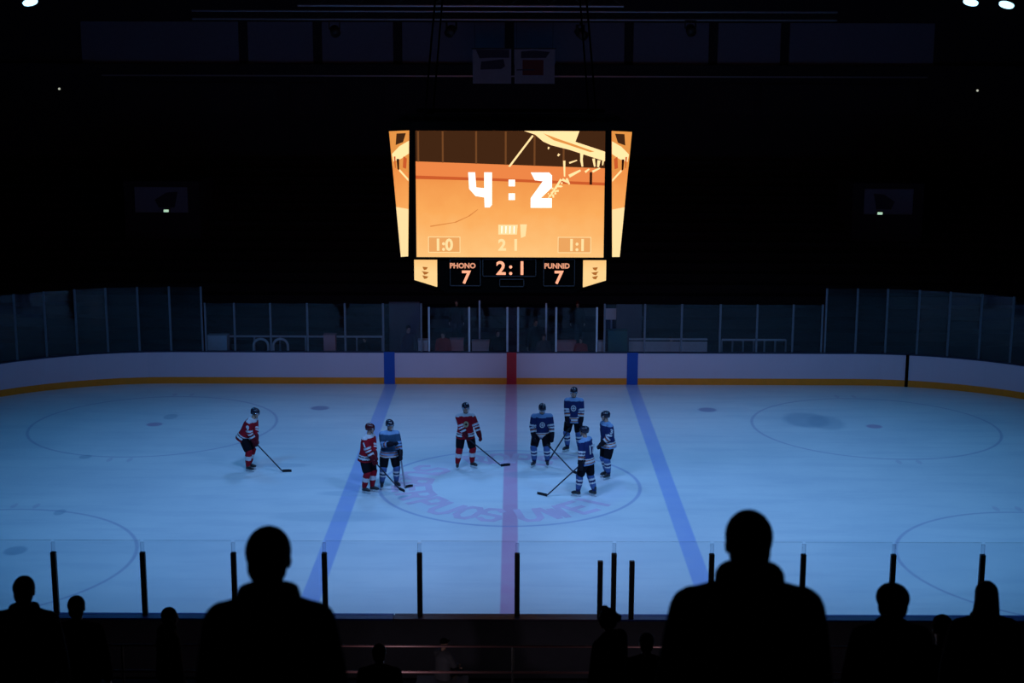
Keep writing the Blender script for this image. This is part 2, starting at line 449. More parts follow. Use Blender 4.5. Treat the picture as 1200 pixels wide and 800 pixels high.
def far_pt(px, py=412, z=1.2, off=0.07):
    """point on the far board line seen at column px"""
    best = None
    O = outline(off, 40)
    d = ray(px, py)
    for (x0, y0), (x1, y1) in zip(O, O[1:]+O[:1]):
        if min(y0, y1) < YC+2: continue
        # intersect plan ray with the segment
        ex, ey = x1-x0, y1-y0; det = d.x*(-ey) + ex*d.y
        if abs(det) < 1e-9: continue
        t = (x0*(-ey) + ex*y0)/det; s = (d.x*y0 - d.y*x0)/det
        if -1e-6 <= s <= 1+1e-6 and t > 0: best = (d.x*t, d.y*t)
    return best

q = far_pt(1064, off=-0.012); q2 = far_pt(1066, off=-0.012); ang = math.atan2(q2[1]-q[1], q2[0]-q[0])
bm = bmesh.new(); box(bm, -0.055, 0.055, -0.035, 0.03, 0.0, 1.2); bm.transform(Matrix.Translation((q[0], q[1], 0)) @ Matrix.Rotation(ang, 4, 'Z')); rchild('gate_seam', bm, M['soot'])
def far_screen(name, label, pxs, ztop, m='alu_dim'):
    g = empty(name, (0, 0, 0)); tag(g, label, 'glass screen')
    pts = [far_pt(px) for px in pxs]
    for q in pts: post(q[0], q[1], 1.21, ztop, 0.035, g, M[m])
    for i, (a, b) in enumerate(zip(pts, pts[1:])):
        pane(a, b, 1.22, ztop-0.02, g, M['glass_far'], edge=False)
    return g
zt, zs = at(600, 337, YF).z, at(600, 356, YF).z
far_screen('glass_screen', 'tall glass screen on the far boards at the left end of the ice', [-60, -20, 20, 55, 91, 127, 164, 201, 238], zt)
far_screen('glass_screen', 'tall glass screen on the far boards at the right end of the ice', [966, 1002, 1037, 1074, 1110, 1147, 1184, 1222, 1262], zt)
far_screen('glass_screen', 'low glass screen on the far boards left of the penalty box', [242, 276, 318, 361, 405, 449.5, 494], zs)
far_screen('glass_screen', 'low glass screen on the far boards right of the penalty box', [708, 755, 798, 843, 886, 928, 962], zs)
pb = far_screen('glass_screen', 'low glass screen with bright posts around the penalty box at centre ice', [503, 550, 594.5, 607, 651.5, 699], at(600, 360, YF).z, 'alu')
for px, y0, y1 in ((562, 352, 386), (640, 355, 380)):
    q = at(px, y1, 54.2); post(q.x, 54.2, 0.0, at(px, y0, 54.2).z, 0.035, pb, M['alu'], 'rear_post')

# ------------------------------------------------------------------ the hall
bm = bmesh.new(); poly(bm, [(-34, -6, -0.03), (34, -6, -0.03), (34, 74, -0.03), (-34, 74, -0.03)]); tag(link('floor', bm, M['concrete']), kind='structure')
for nm, a in (('wall_back', (-34, 34, 72, 72.3, -.03, 14.8)), ('wall_front', (-34, 34, -6.3, -6, -.03, 14.8)), ('wall_left', (-34.3, -34, -6, 72, -.03, 14.8)), ('wall_right', (34, 34.3, -6, 72, -.03, 14.8)), ('ceiling', (-34, 34, -6, 72, 14.8, 15.0))):
    bm = bmesh.new(); box(bm, *a); tag(link(nm, bm, M['ceiling'] if nm == 'ceiling' else M['wall_dark']), kind='structure')
# pale wall panels between dark columns high on the back wall
edges = [90, 285, 372, 466, 597, 737, 836, 920, 1100]
z0, z1 = at(600, 76, 71.9).z, at(600, 26, 71.9).z
k = 1
for a, b in zip(edges, edges[1:]):
    x0, x1 = at(a, 50, 71.9).x + 0.22, at(b, 50, 71.9).x - 0.22
    bm = bmesh.new(); box(bm, x0, x1, 71.86, 71.99, z0, z1, bev=0.03); tag(link('wall_panel_%d' % k, bm, M['wall_panel']), kind='structure'); k += 1
z0, z1 = at(600, 134, 71.9).z, at(600, 97, 71.9).z
for a, b in ((130, 325), (338, 380), (450, 480), (735, 745), (838, 886), (894, 1080)):
    x0, x1 = at(a, 50, 71.9).x, at(b, 50, 71.9).x
    bm = bmesh.new(); box(bm, x0, x1, 71.90, 71.99, z0, z1, bev=0.03); tag(link('wall_panel_%d' % k, bm, M['concrete']), kind='structure'); k += 1
zl = at(600, 89, 71.6).z
bm = bmesh.new(); box(bm, -30, 30, 71.5, 71.98, zl-0.03, zl+0.55, bev=0.02); tag(link('trim_1', bm, M['wall_dark']), kind='structure')
bm = bmesh.new(); box(bm, -20, 20, 71.4, 71.5, zl-0.05, zl+0.02); tag(link('trim_2', bm, M['steel']), kind='structure')
# far terraces
bm = bmesh.new()
y = 55.0; z = 0.9
while y < 71.5:
    box(bm, -33.9, 33.9, y, 71.9, z-0.33 if z > 1 else -0.03, z); y += 0.9; z += 0.33
tag(link('terrace_far', bm, M['stand']), 'dark stepped stand behind the far boards', 'stand', kind='structure')
# near terraces
TR, RISE = 0.8, 0.32
def tread(y):
    k = math.floor(y/TR); return k*TR, 10.24 - k*RISE
bm = bmesh.new()
k = -6
while True:
    y0 = k*TR; zt_ = 10.24 - k*RISE
    if zt_ < 0.35: break
    box(bm, -33.9, 33.9, y0, y0+TR, max(-0.03, zt_-1.2), zt_); k += 1
tag(link('terrace_near', bm, M['stand']), 'dark stepped stand on the near side of the ice', 'stand', kind='structure')
# trusses and lights under the roof
def truss(name, label, y, z, h, x0, x1):
    t = empty(name, ((x0+x1)/2, y, z)); tag(t, label, 'truss', 'lighting trusses under the roof'); w = (x1-x0)/2
    for dz in (0, h):
        bm = bmesh.new(); tube(bm, [(-w, 0, dz), (w, 0, dz)], 0.045, 8); link('chord', bm, M['steel'], t, smooth=True)
    bm = bmesh.new(); n = int(w*2/0.7)
    for i in range(n):
        a, b = -w + i*2*w/n, -w + (i+1)*2*w/n
        tube(bm, [(a, 0, 0 if i % 2 else h), (b, 0, h if i % 2 else 0)], 0.02, 6)
    link('lattice', bm, M['black'], t)
    for s in (-0.6, 0.6):
        bm = bmesh.new(); tube(bm, [(s*w, 0, h), (s*w, 0, 14.78-z)], 0.015, 6); link('hanger', bm, M['black'], t)
truss('roof_truss', 'nearer grey lattice truss under the roof, cut by the top of the picture', 55, at(600, 7, 55).z, 0.5, -8, 4)
truss('roof_truss', 'farther grey lattice truss hanging under the roof above the scoreboard', 60, at(600, 23, 60).z, 0.32, -13, 13)
for px, py, rz, lb in ((392, 34, 0.3, 'dark stage lamp hanging from the truss at far left'), (529, 34, -0.4, 'dark stage lamp hanging left of the two banners'), (680, 38, 0.9, 'dark stage lamp tilted sideways just right of the banners'), (809, 33, 0.1, 'dark stage lamp hanging from the truss at far right')):
    q = at(px, py, 60); zt_ = at(600, 23, 60).z
    t = empty('stage_lamp', q, rz); tag(t, lb, 'lamp', 'stage lamps on the truss')
    bm = bmesh.new(); tube(bm, [(0, -0.25, -0.18), (0, 0.05, 0), (0, 0.22, 0.06)], [0.2, 0.19, 0.1], 14, caps=False); link('can', bm, M['black'], t, smooth=True)
    bm = bmesh.new(); box(bm, -0.23, -0.2, -0.06, 0.06, -0.02, 0.3); box(bm, 0.2, 0.23, -0.06, 0.06, -0.02, 0.3); box(bm, -0.23, 0.23, -0.06, 0.06, 0.28, 0.31); link('yoke', bm, M['black'], t)
    bm = bmesh.new(); tube(bm, [(0, 0, 0.3), (0, 0, max(0.35, zt_-q.z))], 0.03, 8); link('clamp', bm, M['black'], t)
# banners
def banner(px0, px1, lab, kind):
    y = 66; x0, x1 = at(px0, 77, y).x, at(px1, 77, y).x; z0, z1 = at(600, 98, y).z, at(600, 57, y).z
    w, h = x1-x0, z1-z0
    t = empty('banner', ((x0+x1)/2, y, z0)); tag(t, lab, 'banner', 'banners above the scoreboard')
    bm = bmesh.new(); n = 12
    cols = []
    for s in (-0.006, 0.006):
        cols.append([[bm.verts.new((-w/2+w*i/n, s + 0.015*math.sin(i*0.9), h*j)) for j in (0, 1)] for i in range(n+1)])
    for ci, c in enumerate(cols):
        for i in range(n): bm.faces.new((c[i][0], c[i+1][0], c[i+1][1], c[i][1]))
    link('cloth', bm, M['banner'], t)
    bm = bmesh.new(); tube(bm, [(-w/2-0.03, 0, h), (w/2+0.03, 0, h)], 0.025, 8); link('top_bar', bm, M['black'], t)
    for sx in (-0.45, 0.45):
        bm = bmesh.new(); tube(bm, [(sx*w, 0, h), (sx*w, 0, 14.78-z0)], 0.008, 6); link('cord', bm, M['black'], t)
    P = lambda u, v: (-w/2+u*w, -0.03, v*h)
    if kind == 0:
        bm = bmesh.new(); poly(bm, [P(.08, .97), P(.95, .97), P(.95, .74), P(.45, .74), P(.18, .72)]); link('emblem', bm, M['banner_dark'], t)
        bm = bmesh.new(); poly(bm, [P(.22, .63), P(.8, .70), P(.84, .5), P(.75, .42), P(.2, .40)]); link('emblem', bm, M['banner_dark'], t)
    else:
        bm = bmesh.new(); poly(bm, [P(.16, .73), P(.16, .92), P(.5, .95), P(.88, .91), P(.78, .74)]); link('emblem', bm, M['banner_dark'], t)
        bm = bmesh.new(); poly(bm, [P(.2, .24), P(.72, .24), P(.72, .68), P(.2, .68)]); link('emblem', bm, M['banner_red'], t)
        bm = bmesh.new(); poly(bm, [(a, -0.034, c) for a, _, c in (P(.05, .38), P(.5, .38), P(.5, .42), P(.05, .41))]); link('underline', bm, M['banner_dark'], t)
banner(554, 599, 'left white banner with dark shapes hanging above the scoreboard', 0)
banner(603, 650, 'right white banner with a dark band and red square above the scoreboard', 1)
# entrance blocks in the far stand with their signs and exit lights
for a, b, ex, ey, side in ((158, 220, 195, 247, 'left'), (1013, 1070, 1031, 250, 'right')):
    y = 63.5
    x0, x1 = at(a, 235, y).x, at(b, 235, y).x; z0, z1 = at(600, 250, y).z, at(600, 220, y).z
    bm = bmesh.new(); box(bm, x0-0.5, x1+0.5, y+0.06, y+3.2, 3.2, z1+0.25, bev=0.03); tag(link('wall_entrance_'+side, bm, M['wall_dark']), kind='structure')
    t = empty('wall_sign', ((x0+x1)/2, y, z0)); w = x1-x0; h = z1-z0
    tag(t, 'dim pale oblong sign on the %s entrance block of the far stand' % side, 'sign', 'signs on the entrance blocks')
    bm = bmesh.new(); box(bm, -w/2, w/2, -0.03, 0.05, 0, h, bev=0.02); link('board', bm, M['wall_panel'], t)
    s = 1 if side == 'left' else -1
    bm = bmesh.new(); prism(bm, [(s*w*.1, -0.035, h*.78), (s*w*.32, -0.035, h*.82), (s*w*.25, -0.035, h*.2), (s*-.05*w, -0.035, h*.2), (s*-.12*w, -0.035, h*.5)], (0, -0.01, 0)); link('emblem', bm, M['banner_dark'], t)
    q = at(ex, ey, y-0.15)
    t = empty('exit_light', q); tag(t, 'small lit greenish exit light below the %s sign' % side, 'exit light', 'exit lights')
    bm = bmesh.new(); box(bm, -0.14, 0.14, -0.03, 0.14, -0.08, 0.1, bev=0.015); link('housing', bm, M['black'], t)
    bm = bmesh.new(); box(bm, -0.11, 0.11, -0.045, -0.031, -0.05, 0.06, bev=0.005); link('lit_panel', bm, M['exit_glow'], t)
for px, py, s in ((70, 104, 'left'), (1145, 106, 'right')):
    q = at(px, py, 71.9)
    t = empty('indicator_lamp', q); tag(t, 'tiny lit indicator lamp high on the back wall at the %s' % s, 'lamp', 'indicator lamps on the back wall')
    bm = bmesh.new(); box(bm, -0.12, 0.12, -0.05, 0.1, -0.08, 0.08, bev=0.02); link('case', bm, M['black'], t)
    bm = bmesh.new(); ball(bm, (0, -0.07, 0), 0.055, seg=10, rings=6); link('bulb', bm, M['spark'], t)

# ------------------------------------------------------------------ scoreboard cube
YS = 36.4; 
SX = lambda px, Y=YS: at(px, 230, Y).x
SZ = lambda py, Y=YS: at(600, py, Y).z
def ramp_emit(name, stops, strength=1.0, axis=2, lo=0.0, hi=1.0, streaks=0.0):
    m = bpy.data.materials.new(name); m.use_nodes = True
    nt = m.node_tree; nt.nodes.clear(); g = NG(nt)
    e = nt.nodes.new('ShaderNodeEmission'); o = nt.nodes.new('ShaderNodeOutputMaterial'); tc = nt.nodes.new('ShaderNodeTexCoord')
    sep = nt.nodes.new('ShaderNodeSeparateXYZ'); nt.links.new(tc.outputs['Object'], sep.inputs[0])
    mr = nt.nodes.new('ShaderNodeMapRange'); nt.links.new(sep.outputs[axis], mr.inputs[0]); mr.inputs[1].default_value = lo; mr.inputs[2].default_value = hi
    n = nt.nodes.new('ShaderNodeTexNoise'); n.inputs['Scale'].default_value = 2.2; n.inputs['Detail'].default_value = 4
    nt.links.new(tc.outputs['Object'], n.inputs['Vector'])
    f = g.m('ADD', mr.outputs[0], g.m('MULTIPLY', g.m('SUBTRACT', n.outputs['Fac'], 0.5), 0.22))
    cr = nt.nodes.new('ShaderNodeValToRGB'); nt.links.new(f, cr.inputs[0])
    el = cr.color_ramp.elements
    el[0].position, el[0].color = stops[0]; el[1].position, el[1].color = stops[-1]
    for pos, c in stops[1:-1]:
        q = el.new(pos); q.color = c
    e.inputs['Strength'].default_value = strength
    nt.links.new(cr.outputs[0], e.inputs[0]); nt.links.new(e.outputs[0], o.inputs[0])
    return m
zb, ztp = SZ(302), SZ(153); CX = SX(598)
HX = lambda d, Y=YS: at(598+d, 230, Y).x - at(598, 230, YS).x
HS = ztp - zb
M['scr_bg'] = ramp_emit('screen_picture', [(0.0, srgb(255, 198, 126)), (0.35, srgb(252, 172, 92)), (0.7, srgb(240, 146, 72)), (1.0, srgb(232, 130, 66))], 1.0, 2, 0.0, HS)
M['scr_dark'] = emit('screen_brown', srgb(66, 38, 20)); M['scr_mull'] = emit('screen_mullion', srgb(112, 68, 36))
M['scr_board'] = emit('screen_orange', srgb(240, 136, 72)); M['scr_line'] = emit('screen_line', srgb(206, 92, 44))
M['scr_gold'] = emit('screen_gold', srgb(255, 216, 154), 1.25); M['scr_gold2'] = emit('screen_gold_deep', srgb(232, 150, 72))
M['scr_white'] = emit('screen_white', srgb(255, 250, 238), 1.5); M['scr_pale'] = emit('screen_pale', srgb(255, 222, 160), 1.05)
M['scr_box'] = emit('screen_box', srgb(238, 166, 96)); M['scr_thin'] = emit('screen_thin', srgb(222, 136, 68)); M['scr_black'] = emit('screen_black', srgb(50, 20, 10))
M['led_red'] = emit('led_red', (1.0, 0.40, 0.24, 1), 1.2); M['led_dim'] = emit('led_dim', (1.0, 0.42, 0.25, 1), 0.75)
M['tile'] = ramp_emit('tile_picture', [(0.0, srgb(255, 214, 146)), (0.5, srgb(255, 196, 122)), (1.0, srgb(250, 178, 100))], 1.0, 2, -0.4, 0.4)
M['rear'] = ramp_emit('rear_picture', [(0.0, srgb(254, 150, 100)), (1.0, srgb(240, 110, 80))], 1.9, 2, 0.0, HS)
M['tile_mark'] = emit('tile_mark', srgb(176, 104, 44))
MATS = ['scr_bg', 'scr_dark', 'scr_mull', 'scr_board', 'scr_line', 'scr_gold', 'scr_gold2', 'scr_white', 'scr_pale', 'scr_box', 'scr_thin', 'scr_black']
MI = {k: i for i, k in enumerate(MATS)}; ML = [M[k] for k in MATS]

sb = empty('scoreboard', (CX, YS+2.9, zb)); tag(sb, 'hanging cube scoreboard glowing orange, reading 4 : 2', 'scoreboard')
def S(px, py, lay=0):     # picture point of the front screen -> scoreboard coordinates
    return Vector((SX(px)-CX, YS - lay*0.004 - (YS+2.9), SZ(py)-zb))
x0, x1 = SX(487)-CX, SX(709)-CX
# housing: octagon that narrows downwards
def octo(F, Cc, dy, z):
    y0 = -2.9 + 0.03
    q = [(-F, y0), (F, y0), (Cc, y0+dy), (Cc, -y0-dy), (F, -y0), (-F, -y0), (-Cc, -y0-dy), (-Cc, y0+dy)]
    return [(x, y, z) for x, y in q]
def rings_to_mesh(bm, rs):
    V = [[bm.verts.new(p) for p in r] for r in rs]
    for a, b in zip(V, V[1:]):
        n = len(a)
        for k in range(n): bm.faces.new((a[k], a[(k+1) % n], b[(k+1) % n], b[k]))
    bm.faces.new(V[0][::-1]); bm.faces.new(V[-1])
Fm = HX(117)-0.02; Ct = HX(141, YS+0.55)+0.03; Cb = HX(129, YS+0.35)+0.02
bm = bmesh.new(); rings_to_mesh(bm, [octo(Fm-0.04, Fm+0.02, 0.55, -0.05), octo(Fm-0.04, Ct-0.05, 0.75, HS+0.06), octo(Fm*0.97, Ct*0.95, 0.8, HS+0.2)]); link('housing', bm, M['soot'], sb)
bm = bmesh.new(); 
Fl, Cl = HX(86), HX(113, YS+0.4)+0.02
rings_to_mesh(bm, [octo(Fl*0.9, Cl*0.85, 0.4, SZ(343)-zb), octo(Fl, Cl, 0.4, SZ(337)-zb), octo(Fl, Cl, 0.4, -0.03)]); link('lower_ring', bm, M['soot'], sb)
for sx in (-2.2, 2.2):
    for sy in (-2.0, 2.0):
        bm = bmesh.new(); tube(bm, [(sx, sy, HS+0.15), (sx*0.8, sy*0.8, 14.78-zb)], 0.025, 6); link('cable', bm, M['soot'], sb)
bm = bmesh.new()
for s in (-1, 1):
    tube(bm, [(-2.6, s*2, HS+0.32), (2.6, s*2, HS+0.32)], 0.05, 8); tube(bm, [(s*2.2, -2.4, HS+0.32), (s*2.2, 2.4, HS+0.32)], 0.05, 8)
link('lifting_frame', bm, M['soot'], sb)
bm = bmesh.new()
w2 = 0.06
box(bm, x0-w2, x1+w2, -2.93, -2.86, HS, HS+w2); box(bm, x0-w2, x1+w2, -2.93, -2.86, -w2*.4, 0); box(bm, x0-w2, x0, -2.93, -2.86, 0, HS); box(bm, x1, x1+w2, -2.93, -2.86, 0, HS)
link('screen_frame', bm, M['soot'], sb)

def Z1(zx, zy): return 440+zx/3.75, 140+zy/3.75
bm = bmesh.new()
def P2(pts, m, lay):
    poly(bm, [S(*Z1(a, b), lay) for a, b in pts], MI[m])
P2([(178, 50), (1006, 50), (1006, 605), (178, 605)], 'scr_bg', 0)
P2([(178, 50), (1006, 50), (1006, 213), (178, 185)], 'scr_dark', 1)
for xm in (190, 297, 443, 572, 698, 825): P2([(xm-4, 52), (xm+4, 52), (xm+4, 186+(xm-178)*.033), (xm-4, 186+(xm-178)*.033)], 'scr_mull', 2)
P2([(178, 185), (1006, 213), (1006, 285), (178, 255)], 'scr_board', 1)
P2([(178, 247), (520, 258), (1006, 276), (1006, 289), (520, 270), (178, 262)], 'scr_line', 2)
P2([(940, 230), (951, 230), (951, 285), (940, 285)], 'scr_black', 3)  # dark upright mark in the screen picture
P2([(652, 50), (893, 50), (876, 97), (1006, 140), (1006, 182), (930, 158), (850, 132), (770, 112), (735, 96), (700, 66)], 'scr_gold', 3)
P2([(735, 60), (800, 84), (870, 108), (960, 140), (940, 142), (850, 112), (780, 90)], 'scr_gold2', 4)
P2([(893, 50), (1006, 50), (1006, 138), (876, 97)], 'scr_dark', 4)
P2([(687, 68), (694, 72), (592, 208), (583, 206)], 'scr_gold', 4)
def streak(a, b, w, m='scr_gold', lay=4):
    a, b = Vector(a), Vector(b); n = Vector((-(b-a).y, (b-a).x)).normalized()*w
    P2([tuple(a-n), tuple(b-n*.6), tuple(b+n*.6), tuple(a+n)], m, lay)
for a, b, w in (((905, 138), (903, 178), 8), ((903, 176), (908, 206), 6), ((956, 170), (962, 206), 6), ((980, 178), (976, 208), 7), ((998, 180), (996, 200), 4), ((828, 180), (830, 250), 5), ((820, 262), (846, 276), 6),
                ((815, 262), (765, 340), 5), ((850, 248), (900, 222), 7), ((920, 230), (938, 216), 5), ((952, 228), (985, 212), 5), ((850, 190), (884, 178), 4), ((760, 120), (758, 130), 4), ((806, 150), (800, 160), 5), ((842, 265), (852, 284), 5)):
    streak(a, b, w)
rr = random.Random(3)
for _ in range(26):
    t = rr.random(); cx, cy = 835 - 75*t + rr.uniform(-12, 12), 262 + 80*t + rr.uniform(-10, 10); r = rr.uniform(2, 4.5)
    P2([(cx-r, cy-r), (cx+r, cy-r), (cx+r, cy+r), (cx-r, cy+r)], 'scr_gold', 5)
# 4 : 2
P2([(408, 232), (438, 232), (443, 298), (478, 302), (478, 342), (440, 336), (412, 305)], 'scr_white', 6)
P2([(478, 232), (512, 232), (512, 374), (502, 386), (480, 386), (478, 342)], 'scr_white', 6)
for yy in (264, 324): P2([(585, yy), (613, yy), (613, yy+29), (585, yy+29)], 'scr_white', 6)
P2([(682, 232), (762, 232), (775, 245), (775, 272), (735, 270), (700, 266)], 'scr_white', 6)
P2([(735, 270), (775, 272), (775, 298), (726, 345), (682, 345)], 'scr_white', 6)
P2([(682, 345), (775, 345), (775, 387), (682, 387)], 'scr_white', 6)
# thin ice line, blurred panel, small scores
for a, b in (((240, 470), (350, 452)), ((350, 452), (410, 425)), ((410, 425), (450, 395))): streak(a, b, 2.5, 'scr_thin', 3)
P2([(540, 462), (626, 462), (622, 505), (540, 505)], 'scr_pale', 4); P2([(636, 460), (666, 460), (660, 512), (640, 520)], 'scr_pale', 4)
for xm in (556, 574, 592, 610): streak((xm, 468), (xm-1, 500), 2.0, 'scr_white', 5)
for bx0, bx1 in ((230, 372), (803, 950)):
    P2([(bx0, 515), (bx1, 515), (bx1, 585), (bx0, 585)], 'scr_box', 3)
    for q in ([(bx0, 515), (bx1, 515), (bx1, 518), (bx0, 518)], [(bx0, 582), (bx1, 582), (bx1, 585), (bx0, 585)], [(bx0, 515), (bx0+3, 515), (bx0+3, 585), (bx0, 585)], [(bx1-3, 515), (bx1, 515), (bx1, 585), (bx1-3, 585)]): P2(q, 'scr_pale', 4)
mpx = (SX(601)-SX(600))
def TXT(bm, s, zx, zy, hpx, mi, lay, bold=0.0, wid=1.0):
    mt = Matrix.Translation(S(*Z1(zx, zy), lay)) @ Matrix.Rotation(PI/2, 4, 'X') @ Matrix.Diagonal((wid, 1, 1, 1))
    text_into(bm, s, hpx/3.75*mpx/0.70, mt, mi, bold)
TXT(bm, '1:0', 298, 553, 50, MI['scr_pale'], 5, 0.015, 0.95); TXT(bm, '1:1', 888, 553, 50, MI['scr_pale'], 5, 0.015, 0.95)
TXT(bm, '2', 557, 553, 48, MI['scr_pale'], 5, 0.015); TXT(bm, '1', 617, 553, 48, MI['scr_pale'], 5, 0.015)
scr = link('main_screen', bm, ML, sb); scr['label'] = 'bright orange screen reading 4 : 2'

# lower LED panel
bm = bmesh.new()
def fr(zx0, zy0, zx1, zy1, w=3):
    for q in ((zx0, zy0, zx1, zy0+w), (zx0, zy1-w, zx1, zy1), (zx0, zy0, zx0+w, zy1), (zx1-w, zy0, zx1, zy1)):
        a, b = S(*Z1(q[0], q[3])), S(*Z1(q[2], q[1]))
        box(bm, min(a.x, b.x), max(a.x, b.x), a.y-0.02, a.y+0.04, a.z, b.z)
fr(325, 612, 462, 732); fr(470, 612, 708, 690); fr(740, 612, 880, 732); fr(545, 700, 655, 735)
link('panel_frame', bm, M['black'], sb)
for s, zx, zy, h, mm, wd in (('2', 552, 655, 58, 'led_red', 1.05), (':', 595, 655, 58, 'led_red', 1.0), ('1', 645, 655, 58, 'led_red', 1.0), ('7', 397, 695, 56, 'led_red', 1.0), ('7', 808, 695, 56, 'led_red', 1.0), ('PHONO', 382, 643, 22, 'led_dim', 1.0), ('PUNNID', 800, 643, 22, 'led_dim', 0.95)):
    bm = bmesh.new(); TXT(bm, s, zx, zy, h, 0, 8, 0.012 if h > 40 else 0.008, wd)
    link('led_digits' if h > 40 else 'led_word', bm, M[mm], sb)

# angled side screens, tiles, and the screens on the far side
def side_screen(s):
    y0 = -2.9
    A = Vector((s*HX(114.5), y0+0.02, HS)); Bt = Vector((s*HX(138, YS+0.55), y0+0.55, SZ(154, YS+.55)-zb)); D = Vector((s*HX(117.5), y0+0.06, 0.03))
    n = (Bt-A).cross(D-A).normalized()
    if n.y > 0: n = -n
    org = Vector((CX, YS+2.9, zb)); dr = ray(598+s*125, 300.5); Aw = A+org
    Bb = CAM + dr*((Aw-CAM).dot(n)/dr.dot(n)) - org
    def Q(u, v, lay): return A*(1-u)*(1-v) + Bt*u*(1-v) + D*(1-u)*v + Bb*u*v + n*(0.09+0.004*lay)
    bm = bmesh.new()
    def q(pts, m, lay): poly(bm, [Q(u, v, lay) for u, v in pts], MI[m])
    q([(0, 0), (1, 0), (1, 1), (0, 1)], 'scr_bg', 0)
    q([(0, 0), (1, 0), (1, .28), (0, .33)], 'scr_gold2', 1)
    q([(.15, .02), (.62, .02), (.7, .11), (.3, .09)], 'scr_dark', 3)
    q([(0, .08), (.5, .12), (.95, .18), (.9, .24), (.45, .22), (0, .18)], 'scr_gold', 2)
    q([(.1, .22), (.3, .2), (.35, .29), (.15, .3)], 'scr_line', 3); q([(.55, .22), (.7, .22), (.68, .3), (.58, .31)], 'scr_black', 3)
    q([(.75, .2), (.85, .2), (.83, .29), (.78, .29)], 'scr_line', 3); q([(.0, .38), (.55, .30), (.6, .315), (.0, .40)], 'scr_gold', 3)
    q([(0, .62), (1, .6), (1, 1), (0, 1)], 'scr_pale', 1)
    o = link('side_screen', bm, ML, sb)
    bm = bmesh.new(); prism(bm, [Q(u, v, -6) for u, v in ((-.12, -.01), (1.06, -.012), (1.08, 1.015), (-.2, 1.012))], -n*0.03); link('side_backing', bm, M['soot'], sb)
    # lower tile
    a, b = HX(86), HX(112.5, YS+0.4)
    T = [Vector((s*a, y0-0.0, SZ(304.5)-zb)), Vector((s*b, y0+0.4, SZ(304.5, YS+.4)-zb)), Vector((s*b, y0+0.4, SZ(328, YS+.4)-zb)), Vector((s*a, y0, SZ(336)-zb))]
    n2 = (T[1]-T[0]).cross(T[3]-T[0]).normalized(); n2 = -n2 if n2.y > 0 else n2
    bm = bmesh.new(); prism(bm, [p+n2*0.01 for p in T], n2*0.03, 0)
    W = lambda u, v: (T[0]*(1-u)*(1-v)+T[1]*u*(1-v)+T[3]*(1-u)*v+T[2]*u*v) + n2*0.045
    for v0, k in ((.30, .04), (.5, .09), (.68, .06)):
        poly(bm, [W(.42-k, v0), W(.58+k, v0), W(.60, v0+.05), W(.55, v0+.14), W(.44, v0+.1)], 1)
    link('lower_tile', bm, [M['tile'], M['tile_mark']], sb)
side_screen(-1); side_screen(1)
bm = bmesh.new(); box(bm, x0, x1, 2.90, 2.96, 0, HS, bev=0.01); o = link('rear_screen', bm, M['rear'], sb)

# ------------------------------------------------------------------ lamps
def aim(o, tgt):
    o.rotation_euler = (Vector(tgt) - o.location).to_track_quat('-Z', 'Y').to_euler()
def floodlight(name, label, loc, tgt, glow=True, r=0.32):
    d = (Vector(tgt)-Vector(loc)).normalized()
    t = empty(name, loc); tag(t, label, 'floodlight', 'floodlights under the roof')
    a, b = frame_of(d)
    bm = bmesh.new(); tube(bm, [Vector((0,0,0))+d*0.02, -d*0.12, -d*0.3], [r*1.02, r*0.95, r*0.4], 20, caps=False); link('reflector', bm, M['black'], t, smooth=True)
    bm = bmesh.new(); tube(bm, [d*0.02, d*0.05], [r*0.95, r*0.9], 20, caps=False); link('lens', bm, M['lamp'], t)
    bm = bmesh.new(); tube(bm, [-d*0.25, Vector((0, 0, 14.79-loc[2]))], 0.03, 8); link('bracket', bm, M['black'], t)
    return t
for px, py, lb in ((35, 1, 'lit blue-white floodlight at the top left under the roof'), (1138, 1, 'lit blue-white floodlight at the top right, left of its pair'), (1180, 4, 'lit blue-white floodlight at the far top right under the roof')):
    q = at(px, py, 30.0); floodlight('floodlight', lb, q, (q.x*0.55, 26.0, 0.0), r=0.16)
    
LIGHT = (0.30, 0.58, 1.0)
def spot(loc, tgt, power, size, col=LIGHT, blend=0.9, rad=0.35):
    l = bpy.data.lights.new('rink_light', 'SPOT'); l.energy = power; l.color = col; l.spot_size = math.radians(size); l.spot_blend = blend; l.shadow_soft_size = rad
    o = bpy.data.objects.new('rink_light', l); C.objects.link(o); o.location = loc; aim(o, tgt)
    return o
for x, wt in ((-12.5, 0.60), (-4.5, 1.0), (4.5, 1.0), (12.5, 0.80)):
    col = (0.07, 0.42, 1.0) if x < -8 else ((0.12, 0.46, 1.0) if x > 8 else (0.27, 0.50, 1.0))
    spot((x, 30.0, 14.0), (x*0.85, 37.5, 0), 3900*wt, 95, col, rad=1.2)
    spot((x, 48.5, 14.0), (x*0.85, 41.0, 0), 2200*wt, 95, (col[0]*0.8, col[1]*0.95, 1.0), rad=1.2)
# low fill lamps added out of view to brighten the cladding and guard rail
for i, x in enumerate((-1.9, 2.7)):
    t = empty('added_fill_lamp', (x, 21.2, 1.92)); tag(t, 'small added fill lamp on the near stand step just before the guard rail', 'lamp', 'added fill lamps before the guard rail')
    bm = bmesh.new(); tube(bm, [(0, 0, 0), (0, 0, 0.10)], 0.03, 8); link('stem', bm, M['black'], t)
    bm = bmesh.new(); ball(bm, (0, 0, 0.13), 0.05, seg=10, rings=8); link('globe', bm, M['spark'], t)
    l = bpy.data.lights.new('added_fill_light', 'POINT'); l.energy = 20.0; l.color = (1.0, 0.82, 0.92); l.shadow_soft_size = 0.1
    o = bpy.data.objects.new('added_fill_light', l); C.objects.link(o); o.location = (x, 21.3, 2.12)

